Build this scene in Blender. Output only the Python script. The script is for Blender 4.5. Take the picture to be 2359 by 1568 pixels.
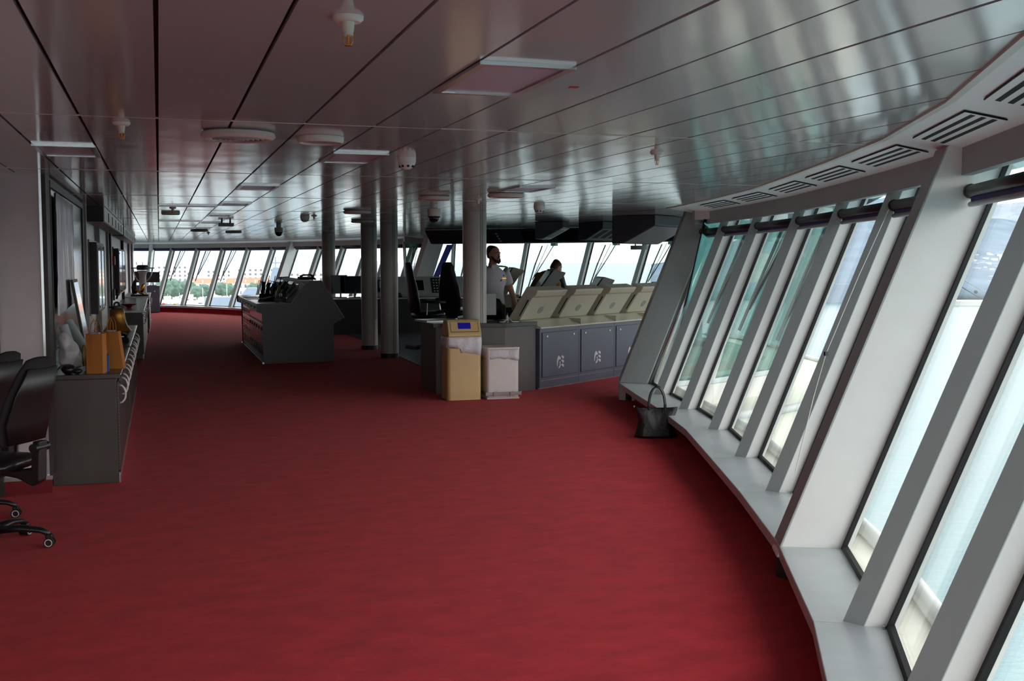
import bpy, bmesh, math, random
from mathutils import Vector, Matrix, noise
random.seed(7)
for _o in list(bpy.data.objects):
    bpy.data.objects.remove(_o)
SC = bpy.context.scene
COL = SC.collection
R = math.radians

# ------------------------------------------------------------------ camera
EYE = 1.6
cam_d = bpy.data.cameras.new('camera')
cam_d.sensor_fit = 'HORIZONTAL'; cam_d.sensor_width = 36.0; cam_d.lens = 2535.0 / 2359.0 * 36.0
cam_d.clip_start = 0.05; cam_d.clip_end = 60000
cam = bpy.data.objects.new('camera', cam_d); COL.objects.link(cam)
cam.location = (0, 0, EYE)
cam.rotation_euler = (R(90 - 4.1515), 0, R(-17.748))
SC.camera = cam

# ------------------------------------------------------------------ world: bright hazy overcast sky
world = bpy.data.worlds.new('hazy_sky'); SC.world = world; world.use_nodes = True
wn = world.node_tree; wn.nodes.clear()
w_out = wn.nodes.new('ShaderNodeOutputWorld'); w_bg = wn.nodes.new('ShaderNodeBackground')
w_tc = wn.nodes.new('ShaderNodeTexCoord'); w_sep = wn.nodes.new('ShaderNodeSeparateXYZ')
w_ramp = wn.nodes.new('ShaderNodeValToRGB')
w_noise = wn.nodes.new('ShaderNodeTexNoise'); w_noise.inputs['Scale'].default_value = 3.0; w_noise.inputs['Detail'].default_value = 5
w_mix = wn.nodes.new('ShaderNodeMix'); w_mix.data_type = 'RGBA'; w_mix.blend_type = 'MULTIPLY'
w_cr = wn.nodes.new('ShaderNodeValToRGB')
w_cr.color_ramp.elements[0].color = (0.93, 0.94, 0.96, 1); w_cr.color_ramp.elements[1].color = (1, 1, 1, 1)
w_cr.color_ramp.elements[0].position = 0.35; w_cr.color_ramp.elements[1].position = 0.65
e = w_ramp.color_ramp.elements
e[0].position = 0.0; e[0].color = (0.985, 0.985, 0.985, 1)
e[1].position = 1.0; e[1].color = (0.82, 0.89, 0.98, 1)
e2 = w_ramp.color_ramp.elements.new(0.3); e2.color = (0.945, 0.96, 0.985, 1)
w_mix.inputs[0].default_value = 1.0
wn.links.new(w_tc.outputs['Generated'], w_sep.inputs[0])
wn.links.new(w_sep.outputs['Z'], w_ramp.inputs[0])
wn.links.new(w_tc.outputs['Generated'], w_noise.inputs['Vector'])
wn.links.new(w_noise.outputs[0], w_cr.inputs[0])
wn.links.new(w_ramp.outputs[0], w_mix.inputs[6]); wn.links.new(w_cr.outputs[0], w_mix.inputs[7])
wn.links.new(w_mix.outputs[2], w_bg.inputs['Color'])
w_bg.inputs['Strength'].default_value = 4.1
wn.links.new(w_bg.outputs[0], w_out.inputs[0])

vs = SC.view_settings
vs.view_transform = 'Standard'; vs.look = 'None'; vs.gamma = 1.0; vs.use_curve_mapping = False
vs.exposure = 0.0

# ------------------------------------------------------------------ helpers: materials
def s2l(c):
    return tuple(((v / 255.0) / 12.92 if v / 255.0 <= 0.04045 else ((v / 255.0 + 0.055) / 1.055) ** 2.4) for v in c)

MATS = {}
def mat(name, col, rough=0.5, metal=0.0, spec=0.5, var=0.06, nscale=8.0, bump=0.0, bscale=60.0, stretch=None, coat=0.0, sheen=0.0, ior=None):
    """procedural principled material; col is sRGB 0-255, gently mottled by noise"""
    if name in MATS: return MATS[name]
    m = bpy.data.materials.new(name); m.use_nodes = True
    nt = m.node_tree; b = nt.nodes['Principled BSDF']
    c = s2l(col)
    tc = nt.nodes.new('ShaderNodeTexCoord'); mp = nt.nodes.new('ShaderNodeMapping')
    if stretch: mp.inputs['Scale'].default_value = stretch
    nt.links.new(tc.outputs['Object'], mp.inputs[0])
    if var > 0:
        n = nt.nodes.new('ShaderNodeTexNoise'); n.inputs['Scale'].default_value = nscale; n.inputs['Detail'].default_value = 4
        nt.links.new(mp.outputs[0], n.inputs['Vector'])
        r = nt.nodes.new('ShaderNodeValToRGB')
        r.color_ramp.elements[0].position = 0.3; r.color_ramp.elements[1].position = 0.7
        r.color_ramp.elements[0].color = tuple(max(0, v * (1 - var)) for v in c) + (1,)
        r.color_ramp.elements[1].color = tuple(min(1, v * (1 + var)) for v in c) + (1,)
        nt.links.new(n.outputs[0], r.inputs[0]); nt.links.new(r.outputs[0], b.inputs['Base Color'])
    else:
        b.inputs['Base Color'].default_value = c + (1,)
    b.inputs['Roughness'].default_value = rough; b.inputs['Metallic'].default_value = metal
    b.inputs['Specular IOR Level'].default_value = spec
    if coat: b.inputs['Coat Weight'].default_value = coat; b.inputs['Coat Roughness'].default_value = 0.08
    if sheen: b.inputs['Sheen Weight'].default_value = sheen; b.inputs['Sheen Roughness'].default_value = 0.4
    if bump > 0:
        n2 = nt.nodes.new('ShaderNodeTexNoise'); n2.inputs['Scale'].default_value = bscale; n2.inputs['Detail'].default_value = 3
        nt.links.new(mp.outputs[0], n2.inputs['Vector'])
        bp = nt.nodes.new('ShaderNodeBump'); bp.inputs['Strength'].default_value = bump; bp.inputs['Distance'].default_value = 0.01
        nt.links.new(n2.outputs[0], bp.inputs['Height']); nt.links.new(bp.outputs[0], b.inputs['Normal'])
    MATS[name] = m
    return m

def glass_mat(name, tint, refl_col, base_refl, ior=1.45):
    m = bpy.data.materials.new(name); m.use_nodes = True
    nt = m.node_tree; nt.nodes.clear()
    o = nt.nodes.new('ShaderNodeOutputMaterial'); mx = nt.nodes.new('ShaderNodeMixShader')
    t = nt.nodes.new('ShaderNodeBsdfTransparent'); g = nt.nodes.new('ShaderNodeBsdfGlossy')
    fr = nt.nodes.new('ShaderNodeLayerWeight'); fr.inputs['Blend'].default_value = 0.5
    pw = nt.nodes.new('ShaderNodeMath'); pw.operation = 'POWER'; pw.inputs[1].default_value = 5.0
    ad = nt.nodes.new('ShaderNodeMath'); ad.operation = 'MULTIPLY_ADD'; ad.use_clamp = True; ad.inputs[1].default_value = 1 - base_refl; ad.inputs[2].default_value = base_refl
    t.inputs[0].default_value = tint + (1,); g.inputs['Color'].default_value = refl_col + (1,); g.inputs['Roughness'].default_value = 0.0
    nt.links.new(fr.outputs['Facing'], pw.inputs[0]); nt.links.new(pw.outputs[0], ad.inputs[0]); nt.links.new(ad.outputs[0], mx.inputs[0])
    nt.links.new(t.outputs[0], mx.inputs[1]); nt.links.new(g.outputs[0], mx.inputs[2]); nt.links.new(mx.outputs[0], o.inputs[0])
    MATS[name] = m
    return m

def carpet_mat():
    m = bpy.data.materials.new('red_carpet'); m.use_nodes = True
    nt = m.node_tree; b = nt.nodes['Principled BSDF']
    tc = nt.nodes.new('ShaderNodeTexCoord')
    n1 = nt.nodes.new('ShaderNodeTexNoise'); n1.inputs['Scale'].default_value = 260; n1.inputs['Detail'].default_value = 2
    mp = nt.nodes.new('ShaderNodeMapping'); mp.inputs['Scale'].default_value = (1.6, 2.6, 1); mp.inputs['Rotation'].default_value = (0, 0, R(-14))
    n2 = nt.nodes.new('ShaderNodeTexNoise'); n2.inputs['Scale'].default_value = 2.6; n2.inputs['Detail'].default_value = 8; n2.inputs['Roughness'].default_value = 0.68
    r1 = nt.nodes.new('ShaderNodeValToRGB'); r2 = nt.nodes.new('ShaderNodeValToRGB')
    r1.color_ramp.elements[0].color = s2l((174, 30, 42)) + (1,); r1.color_ramp.elements[1].color = s2l((214, 52, 60)) + (1,)
    r2.color_ramp.elements[0].color = (0.78, 0.78, 0.78, 1); r2.color_ramp.elements[1].color = (1.1, 1.1, 1.1, 1)
    r2.color_ramp.elements[0].position = 0.35; r2.color_ramp.elements[1].position = 0.65
    mx = nt.nodes.new('ShaderNodeMix'); mx.data_type = 'RGBA'; mx.blend_type = 'MULTIPLY'; mx.inputs[0].default_value = 1
    nt.links.new(tc.outputs['Object'], n1.inputs['Vector']); nt.links.new(tc.outputs['Object'], mp.inputs[0]); nt.links.new(mp.outputs[0], n2.inputs['Vector'])
    nt.links.new(n1.outputs[0], r1.inputs[0]); nt.links.new(n2.outputs[0], r2.inputs[0])
    nt.links.new(r1.outputs[0], mx.inputs[6]); nt.links.new(r2.outputs[0], mx.inputs[7]); nt.links.new(mx.outputs[2], b.inputs['Base Color'])
    b.inputs['Roughness'].default_value = 0.9; b.inputs['Specular IOR Level'].default_value = 0.25; b.inputs['Sheen Weight'].default_value = 0.04
    bp = nt.nodes.new('ShaderNodeBump'); bp.inputs['Strength'].default_value = 0.5; bp.inputs['Distance'].default_value = 0.004
    nt.links.new(n1.outputs[0], bp.inputs['Height']); nt.links.new(bp.outputs[0], b.inputs['Normal'])
    MATS['red_carpet'] = m
    return m

def panel_mat():
    """lacquered metal ceiling panel: glossy with long shallow waves"""
    m = bpy.data.materials.new('ceiling_lacquer'); m.use_nodes = True
    nt = m.node_tree; b = nt.nodes['Principled BSDF']
    b.inputs['Base Color'].default_value = (0.42, 0.415, 0.415, 1)
    b.inputs['Roughness'].default_value = 0.115; b.inputs['Specular IOR Level'].default_value = 0.8
    g = nt.nodes.new('ShaderNodeNewGeometry'); mp = nt.nodes.new('ShaderNodeMapping'); mp.inputs['Scale'].default_value = (1.6, 0.9, 1)
    n = nt.nodes.new('ShaderNodeTexNoise'); n.inputs['Scale'].default_value = 1.5; n.inputs['Detail'].default_value = 1.5
    bp = nt.nodes.new('ShaderNodeBump'); bp.inputs['Strength'].default_value = 0.35; bp.inputs['Distance'].default_value = 0.012
    nt.links.new(g.outputs['Position'], mp.inputs[0]); nt.links.new(mp.outputs[0], n.inputs['Vector'])
    nt.links.new(n.outputs[0], bp.inputs['Height']); nt.links.new(bp.outputs[0], b.inputs['Normal'])
    MATS['ceiling_lacquer'] = m
    return m

def stripe_mat(name, c1, c2, scale, rough=0.6, axis='X', rot=0.0):
    m = bpy.data.materials.new(name); m.use_nodes = True
    nt = m.node_tree; b = nt.nodes['Principled BSDF']
    tc = nt.nodes.new('ShaderNodeTexCoord'); mp = nt.nodes.new('ShaderNodeMapping'); mp.inputs['Rotation'].default_value = (0, 0, rot)
    w = nt.nodes.new('ShaderNodeTexWave'); w.bands_direction = axis; w.inputs['Scale'].default_value = scale; w.inputs['Distortion'].default_value = 1.2; w.inputs['Detail'].default_value = 3
    r = nt.nodes.new('ShaderNodeValToRGB'); r.color_ramp.elements[0].color = s2l(c1) + (1,); r.color_ramp.elements[1].color = s2l(c2) + (1,)
    nt.links.new(tc.outputs['Object'], mp.inputs[0]); nt.links.new(mp.outputs[0], w.inputs['Vector']); nt.links.new(w.outputs[0], r.inputs[0]); nt.links.new(r.outputs[0], b.inputs['Base Color'])
    b.inputs['Roughness'].default_value = rough
    MATS[name] = m
    return m

carpet_mat(); panel_mat()
GLASS = glass_mat('window_glass', (0.985, 0.985, 0.975), (0.95, 1.0, 0.98), 0.02)
TEAL = glass_mat('teal_solar_glass', (0.87, 0.88, 0.87), (0.40, 0.80, 0.72), 0.20)
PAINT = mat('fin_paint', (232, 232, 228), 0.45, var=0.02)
SHADEP = mat('shaded_fin_paint', (160, 168, 167), 0.5, var=0.02)  # fin paint greyed down: shade of room-facing sides put into the colour
SOFF = mat('soffit_paint', (240, 240, 240), 0.45, var=0.015)
SILL = mat('sill_metal', (200, 206, 206), 0.32, 0.25, var=0.04)
BLACK = mat('black_rubber', (14, 13, 16), 0.6, var=0.1)
DARK = mat('dark_backing', (20, 19, 20), 0.8, var=0.05)
COLP = mat('column_paint', (186, 180, 172), 0.35, var=0.03)
WALL = mat('wall_laminate', (196, 188, 188), 0.35, var=0.03)
WALLG = mat('wall_trim_grey', (150, 146, 148), 0.4, var=0.03)
DTRIM = mat('dark_trim', (44, 38, 38), 0.5, var=0.05)
CHROME = mat('brushed_steel', (190, 190, 192), 0.25, 0.9, var=0.04)
WHITE = mat('white_plastic', (222, 220, 214), 0.4, var=0.02)
OFFW = mat('offwhite_fixture', (205, 200, 192), 0.4, var=0.02)
NAVY = mat('navy_panel', (84, 90, 108), 0.38, var=0.06, nscale=3)
OVHD = mat('overhead_navy', (62, 66, 78), 0.4, var=0.08, nscale=3)
NAVYD = mat('navy_edge', (30, 32, 40), 0.5, var=0.05)
LAMC = mat('counter_laminate', (98, 93, 90), 0.4, var=0.1, nscale=6, stretch=(1, 1, 0.15))
LAMI = mat('dark_oak_laminate', (60, 54, 50), 0.4, var=0.16, nscale=6, stretch=(1, 1, 0.15))
LAMID = mat('dark_laminate_top', (58, 54, 54), 0.22, var=0.08)
BEIGET = mat('beige_worktop', (214, 210, 190), 0.3, var=0.02)
HOUS = mat('monitor_housing', (208, 203, 184), 0.42, var=0.02)
HOUSG = mat('monitor_housing_grey', (158, 160, 158), 0.42, var=0.03)
CHART = mat('chart_console_grey', (60, 58, 62), 0.42, var=0.08, nscale=30)
CHARTR = mat('console_door_gloss', (70, 58, 58), 0.14, var=0.05)
BLKP = mat('black_plastic', (22, 21, 23), 0.4, var=0.08)
BLKL = mat('black_leather', (26, 22, 24), 0.33, var=0.12, bump=0.25, bscale=45)
FABR = mat('black_fabric', (36, 33, 37), 0.9, var=0.1, nscale=40, bump=0.3, bscale=300)
SCREEN = mat('dark_screen', (10, 12, 16), 0.12, var=0.0)
BEIGE = mat('bin_beige', (206, 176, 122), 0.4, var=0.04, nscale=3)
BINW = mat('bin_white', (222, 212, 208), 0.35, var=0.02)
LINER = mat('bin_liner', (214, 210, 212), 0.35, var=0.05, bump=0.6, bscale=28)
BLUEL = mat('blue_label', (8, 22, 190), 0.4, var=0.02)
BROWN = mat('kraft_paper', (178, 112, 44), 0.75, var=0.12, nscale=5, bump=0.2, bscale=14)
BRASS = mat('aged_brass', (190, 130, 62), 0.28, 0.85, var=0.15)
GOLD = mat('polished_gold', (216, 164, 50), 0.18, 0.95, var=0.05)
PAPER = stripe_mat('crumpled_paper', (222, 222, 230), (246, 247, 250), 2.2, 0.32, 'Y')
TUBEP = mat('rolled_paper', (170, 178, 180), 0.7, var=0.05)
RED = mat('red_enamel', (170, 14, 20), 0.35, var=0.05)
PURP = mat('purple_blind', (58, 40, 130), 0.6, var=0.12)
LOGO = mat('logo_white', (214, 212, 218), 0.5, var=0.0)
LAVD = mat('lamp_diffuser', (170, 156, 172), 0.3, var=0.02)
TCAR = stripe_mat('wood_floor_stripe', (70, 78, 88), (118, 124, 130), 3.4, 0.35, 'X', R(20))

# ------------------------------------------------------------------ helpers: meshes
class MB:
    def __init__(s): s.v = []; s.f = []
    def add(s, vs, fs):
        o = len(s.v); s.v += [tuple(p) for p in vs]; s.f += [tuple(i + o for i in f) for f in fs]; return s
    def box(s, x0, x1, y0, y1, z0, z1):
        return s.add([(x0, y0, z0), (x1, y0, z0), (x1, y1, z0), (x0, y1, z0), (x0, y0, z1), (x1, y0, z1), (x1, y1, z1), (x0, y1, z1)],
                     [(0, 3, 2, 1), (4, 5, 6, 7), (0, 1, 5, 4), (1, 2, 6, 5), (2, 3, 7, 6), (3, 0, 4, 7)])
    def hexa(s, p):
        return s.add(p, [(0, 3, 2, 1), (4, 5, 6, 7), (0, 1, 5, 4), (1, 2, 6, 5), (2, 3, 7, 6), (3, 0, 4, 7)])
    def prism(s, poly, z0, z1, fn=None):
        """polygon (a,b) extruded from z0 to z1; fn maps (a,b,c) to xyz"""
        n = len(poly); fn = fn or (lambda a, b, c: (a, b, c))
        vs = [fn(a, b, z0) for a, b in poly] + [fn(a, b, z1) for a, b in poly]
        fs = [tuple(range(n - 1, -1, -1)), tuple(range(n, 2 * n))] + [(i, (i + 1) % n, n + (i + 1) % n, n + i) for i in range(n)]
        return s.add(vs, fs)
    def lathe(s, prof, c=(0, 0, 0), n=24, axis='Z'):
        """profile list of (r,z) spun about an axis through c"""
        vs = []; fs = []
        for r, z in prof:
            for k in range(n):
                a = 2 * math.pi * k / n
                p = (r * math.cos(a), r * math.sin(a), z)
                if axis == 'X': p = (p[2], p[0], p[1])
                if axis == 'Y': p = (p[0], p[2], p[1])
                vs.append((c[0] + p[0], c[1] + p[1], c[2] + p[2]))
        for i in range(len(prof) - 1):
            for k in range(n):
                fs.append((i * n + k, i * n + (k + 1) % n, (i + 1) * n + (k + 1) % n, (i + 1) * n + k))
        if prof[0][0] > 1e-6: fs.append(tuple(range(n - 1, -1, -1)))
        if prof[-1][0] > 1e-6: fs.append(tuple((len(prof) - 1) * n + k for k in range(n)))
        return s.add(vs, fs)
    def cyl(s, c, r, z0, z1, n=20, axis='Z'):
        return s.lathe([(r, z0), (r, z1)], c, n, axis)
    def tube(s, pts, r, n=8, closed=False):
        pts = [Vector(p) for p in pts]; m = len(pts); vs = []; fs = []
        rr = r if isinstance(r, (list, tuple)) else [r] * m
        up = Vector((0, 0, 1)); prev = None
        for i, p in enumerate(pts):
            if closed: t = pts[(i + 1) % m] - pts[i - 1]
            else: t = (pts[min(i + 1, m - 1)] - pts[max(i - 1, 0)])
            t.normalize()
            if prev is None:
                a = t.cross(up)
                if a.length < 1e-3: a = t.cross(Vector((1, 0, 0)))
            else:
                a = prev - t * prev.dot(t)
            a.normalize(); b = t.cross(a); prev = a
            for k in range(n):
                q = 2 * math.pi * k / n
                vs.append(p + (a * math.cos(q) + b * math.sin(q)) * rr[i])
        cnt = m if closed else m - 1
        for i in range(cnt):
            for k in range(n):
                j = (i + 1) % m
                fs.append((i * n + k, i * n + (k + 1) % n, j * n + (k + 1) % n, j * n + k))
        if not closed:
            fs.append(tuple(range(n - 1, -1, -1))); fs.append(tuple((m - 1) * n + k for k in range(n)))
        return s.add(vs, fs)
    def ring(s, c, R0, r, n=28, m=8, axis='Z'):
        pts = []
        for k in range(n):
            a = 2 * math.pi * k / n
            p = (R0 * math.cos(a), R0 * math.sin(a), 0)
            if axis == 'Y': p = (p[0], 0, p[1])
            if axis == 'X': p = (0, p[0], p[1])
            pts.append((c[0] + p[0], c[1] + p[1], c[2] + p[2]))
        return s.tube(pts, r, m, True)
    def ball(s, c, rx, ry=None, rz=None, n=14, m=9):
        ry = ry or rx; rz = rz or rx
        prof = [(math.sin(math.pi * i / m), -math.cos(math.pi * i / m)) for i in range(m + 1)]
        o = len(s.v)
        s.lathe([(max(r, 1e-7), z) for r, z in prof], (0, 0, 0), n)
        for i in range(o, len(s.v)):
            x, y, z = s.v[i]; s.v[i] = (c[0] + x * rx, c[1] + y * ry, c[2] + z * rz)
        return s
    def loft(s, rings, ref=(1, 0, 0), n=16):
        """rings: list of (center, a, b); a along ref, b across; capped tube"""
        vs = []; fs = []; m = len(rings); ref = Vector(ref)
        C = [Vector(r[0]) for r in rings]
        for i, (c, a, b) in enumerate(rings):
            t = C[min(i + 1, m - 1)] - C[max(i - 1, 0)]; t.normalize()
            u = ref - t * ref.dot(t)
            if u.length < 1e-3: u = t.orthogonal()
            u.normalize(); w = t.cross(u)
            for k in range(n):
                q = 2 * math.pi * k / n
                vs.append(C[i] + u * a * math.cos(q) + w * b * math.sin(q))
        for i in range(m - 1):
            for k in range(n):
                fs.append((i * n + k, i * n + (k + 1) % n, (i + 1) * n + (k + 1) % n, (i + 1) * n + k))
        fs.append(tuple(range(n - 1, -1, -1))); fs.append(tuple((m - 1) * n + k for k in range(n)))
        return s.add(vs, fs)
    def mesh(s, name):
        me = bpy.data.meshes.new(name); me.from_pydata(s.v, [], s.f); me.update()
        bm = bmesh.new(); bm.from_mesh(me); bmesh.ops.recalc_face_normals(bm, faces=bm.faces); bm.to_mesh(me); bm.free()
        return me
    def build(s, name, m, parent=None, smooth=False, bevel=0.0, loc=None, rot=None):
        me = s.mesh(name); me.materials.append(m)
        return place(name, me, parent, smooth, bevel, loc, rot)

def place(name, me, parent=None, smooth=False, bevel=0.0, loc=None, rot=None):
    o = bpy.data.objects.new(name, me); COL.objects.link(o)
    if parent: o.parent = parent
    if loc: o.location = loc
    if rot: o.rotation_euler = rot
    if smooth:
        for p in me.polygons: p.use_smooth = True
        if smooth == 'auto':
            try: me.set_sharp_from_angle(angle=R(40))
            except Exception: pass
    if bevel:
        b = o.modifiers.new('bevel', 'BEVEL'); b.width = bevel; b.segments = 2; b.limit_method = 'ANGLE'; b.angle_limit = R(40)
    return o

def tag(o, label, cat=None, group=None, kind=None):
    o['label'] = label
    if cat: o['category'] = cat
    if group: o['group'] = group
    if kind: o['kind'] = kind
    return o

def thing(name, label, cat, loc=(0, 0, 0), rotz=0.0, group=None, kind=None):
    o = bpy.data.objects.new(name, None); COL.objects.link(o)
    o.empty_display_size = 0.1
    o.location = loc; o.rotation_euler = (0, 0, rotz)
    return tag(o, label, cat, group, kind)

def dup(root, loc, rotz, label):
    r = root.copy(); COL.objects.link(r); r.location = loc; r.rotation_euler = (0, 0, rotz); r['label'] = label
    for ch in list(root.children):
        c = ch.copy(); COL.objects.link(c); c.parent = r
        for g in list(ch.children):
            d = g.copy(); COL.objects.link(d); d.parent = c
    return r

ORD = ['first', 'second', 'third', 'fourth', 'fifth', 'sixth', 'seventh', 'eighth', 'ninth', 'tenth', 'eleventh', 'twelfth', 'thirteenth', 'fourteenth', 'fifteenth', 'sixteenth', 'seventeenth', 'eighteenth', 'nineteenth', 'twentieth']

# ================================================================== THE SETTING
ZC = 2.19            # ceiling
ZS = 0.20            # sill top
ZH = 2.00            # underside of window header
ZHT = 2.13           # top of header
LEAN = 0.381         # outward lean of the window wall per metre of height

near_pts = [(-3.75, -2.1), (-2.46, -2.12), (-1.17, -2.1), (0.0, -1.75), (0.45, -0.85), (0.82, 0.40), (1.30, 1.48), (1.89, 2.545), (2.50, 3.58), (3.045, 4.69), (3.494, 5.825),
            (3.903, 6.937), (4.336, 8.154), (4.67, 9.37), (4.935, 10.49), (5.19, 11.52)]
near_kind = ['fin'] * 9 + ['pillar'] + ['fin'] * 5 + ['corner']
far_pts = [(5.50, 25.37), (5.22, 26.13), (4.83, 27.17), (4.46, 28.15), (4.02, 29.35), (3.57, 30.60), (3.04, 32.02), (2.57, 33.07),
           (1.97, 34.17), (1.32, 35.11), (0.62, 35.94), (-0.12, 36.72), (-0.42, 37.02), (-2.1, 37.35)]
far_kind = ['corner'] + ['fin'] * 5 + ['pillar'] + ['fin'] * 5 + ['pillar2', 'fin']
BCX, BCY, BA, BB = 5.25, 18.55, 4.45, 6.85
def ell(t): return (BCX + BA * math.cos(t), BCY + BB * math.sin(t))
_ts = [R(-86) + R(172) * k / 400 for k in range(401)]
_arc = [0]
for k in range(400):
    a, b = ell(_ts[k]), ell(_ts[k + 1]); _arc.append(_arc[-1] + math.hypot(b[0] - a[0], b[1] - a[1]))
NB = 11
bay_t = []
for i in range(NB + 2):
    s = min(_arc[-1], max(0.0, _arc[-1] * (i - 0.60) / NB)) if 0 < i < NB + 1 else (0.0 if i == 0 else _arc[-1])
    k = min(range(401), key=lambda q: abs(_arc[q] - s)); bay_t.append(_ts[k])
bay_pts = [ell(t) for t in bay_t]
bay_nrm = [Vector((math.cos(t) / BA, math.sin(t) / BB)).normalized() for t in bay_t]

def normals(pts):
    out = []
    for i in range(len(pts)):
        a = Vector(pts[max(i - 1, 0)]); b = Vector(pts[min(i + 1, len(pts) - 1)])
        t = (b - a).normalized(); out.append(Vector((t.y, -t.x)))
    return out
near_n = normals(near_pts); far_n = normals(far_pts)
near_n[-1] = Vector((0.94, -0.34)); far_n[0] = Vector((0.94, 0.34))
near_p = [Vector(p) for p in near_pts]; far_p = [Vector(p) for p in far_pts]; bay_p = [Vector(p) for p in bay_pts]

def WP(p, n, d, z, s=0.0, t=None):
    q = p + n * (d + LEAN * (z - ZS))
    if t is not None: q = q + t * s
    return (q.x, q.y, z)

# ---- floor and roof outlines
path_p = near_p + bay_p + far_p
path_n = near_n + bay_nrm + far_n
BACKX = -3.8
floor_poly = [(p + n * 0.14) for p, n in zip(path_p, path_n)]
fp = [(q.x, q.y) for q in floor_poly] + [(-2.1, 37.6), (BACKX, 37.6), (BACKX, -2.2)]
fl = MB().prism(fp, -0.25, 0.0).build('floor', MATS['red_carpet'])
tag(fl, 'deep red carpet covering the whole bridge deck', 'floor', kind='structure')
# wood-look vinyl inlay of the cockpit, 6 mm proud
cp = [(3.75, 13.9), (3.75, 16.2), (3.2, 17.6), (3.2, 18.2), (4.2, 24.9), (8.0, 23.8), (10.0, 20.5), (10.2, 17.0), (8.6, 14.9), (6.6, 13.95)]
inl = MB().prism([(3.70, 13.2), (3.78, 17.35), (3.86, 20.2), (3.9, 24.6), (8.0, 23.8), (9.3, 20.5), (9.3, 17.0), (8.6, 15.6), (4.4, 13.3)], 0.0, 0.006).build('cockpit_floor', TCAR)
tag(inl, 'grey-blue striped wood-look floor inside the cockpit', 'floor', kind='structure')

roof_poly = [(p + n * 1.15) for p, n in zip(path_p, path_n)]
rp = [(q.x, q.y) for q in roof_poly] + [(-2.1, 38.4), (BACKX - 0.2, 38.4), (BACKX - 0.2, -3.2)]
rf = MB().prism(rp, 2.235, 2.45).build('roof', WHITE)
tag(rf, 'white steel roof slab of the bridge', 'roof', kind='structure')

# ---- walls behind
def wallbox(name, label, x0, x1, y0, y1, z0=0.0, z1=2.2, m=None):
    o = MB().box(x0, x1, y0, y1, z0, z1).build(name, m or WALL)
    return tag(o, label, 'wall', kind='structure')
LX = -0.755
wallbox('wall_aft', 'grey aft wall behind the seated corner', BACKX - 0.1, BACKX, -2.2, 8.35)
wallbox('wall_stub', 'pale grey partition wall facing the camera at left', BACKX, LX, 8.15, 8.30)
wallbox('wall_left', 'long grey laminate wall behind the cabinets', LX - 0.12, LX, 8.30, 37.5)
wallbox('wall_far', 'grey wall section at the far wing end', -2.1, LX - 0.02, 37.45, 37.55)
# edge and dark reveal of the stub corner
tr = MB().box(LX - 0.012, LX + 0.004, 8.138, 8.152, 0.12, 2.19).build('trim_1', CHROME); tag(tr, 'thin bright metal corner strip on partition', 'trim', kind='structure')
tr = MB().box(LX, LX + 0.03, 8.16, 8.46, 0.12, 2.19).build('trim_2', DTRIM); tag(tr, 'dark upright frame beside the partition corner', 'trim', kind='structure')
bb = thing('baseboard_left', 'red carpeted baseboard with silver top edge under partition', 'baseboard', (0, 0, 0), kind='structure')
MB().box(BACKX, LX + 0.02, 8.118, 8.149, 0.0, 0.095).build('carpet_strip', mat('dark_red_skirting', (112, 16, 26), 0.8), bb)
MB().box(BACKX, LX + 0.025, 8.11, 8.149, 0.0955, 0.122).build('metal_cap', CHROME, bb)
dr = thing('door_1', 'dark edged door at the far left of the partition', 'door', (-1.6, 8.1, 0), kind='structure')
MB().box(-0.55, 0.52, -0.02, 0.04, 0.0, 2.05).build('door_leaf', WALLG, dr)
MB().box(0.523, 0.563, -0.03, 0.045, 0.0, 2.1).build('door_frame', DTRIM, dr)
MB().box(-0.55, 0.563, -0.03, 0.045, 2.052, 2.1).build('door_frame', DTRIM, dr)
MB().tube([(0.4, -0.02, 1.0), (0.4, -0.07, 1.0), (0.28, -0.07, 1.0)], 0.01).build('door_handle', CHROME, dr)

# ---- window wall -------------------------------------------------------------
WCOUNT = [0]
def header_pt(p, n, d=0.0): return p + n * (LEAN * (ZH - ZS) - 0.02 + d)
def soffit_pt(p, n): return p + n * (LEAN * (ZH - ZS) - 0.02 - 0.32)

def fin_mesh(p, n, w, d0, d1, z0, z1):
    t = Vector((-n.y, n.x)); m = MB()
    pts = []
    for z in (z0, z1):
        for (d, s) in ((d0, -w / 2), (d1, -w / 2), (d1, w / 2), (d0, w / 2)):
            pts.append(WP(p, n, d, z, s, t))
    return m.hexa(pts)

def mull_mesh(p, n, sec, z0, z1):
    t = Vector((-n.y, n.x)); m = MB(); k = len(sec)
    vs_ = [WP(p, n, d, z, s_, t) for z in (z0, z1) for d, s_ in sec]
    return m.add(vs_, [tuple(range(k - 1, -1, -1)), tuple(range(k, 2 * k))] + [(i, (i + 1) % k, k + (i + 1) % k, k + i) for i in range(k)])
# section (depth outward, position along wall): chamfered nose looking back into the room, straight flank to the glass
MSEC = [(0.0, 0.030), (0.070, -0.019), (0.195, -0.019), (0.195, 0.030)]
MFACE = [(-0.005, 0.0265), (0.001, 0.0335), (0.0715, -0.0185), (0.0665, -0.0225)]
def bar(m, a0, a1, b0, b1):
    """hexahedron from four bottom and four top points"""
    return m.hexa(list(a0) + list(a1)) if False else m

def overhang(p):
    """the sill shelf narrows towards the near wing end"""
    tab = [(2.6, 0.09), (3.58, 0.12), (4.69, 0.148), (5.8, 0.168), (7.0, 0.19), (8.0, 0.20)]
    if p.y <= tab[0][0]: return tab[0][1]
    for (y0, a), (y1, b) in zip(tab, tab[1:]):
        if p.y <= y1: return a + (b - a) * (p.y - y0) / (y1 - y0)
    return 0.20

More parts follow.
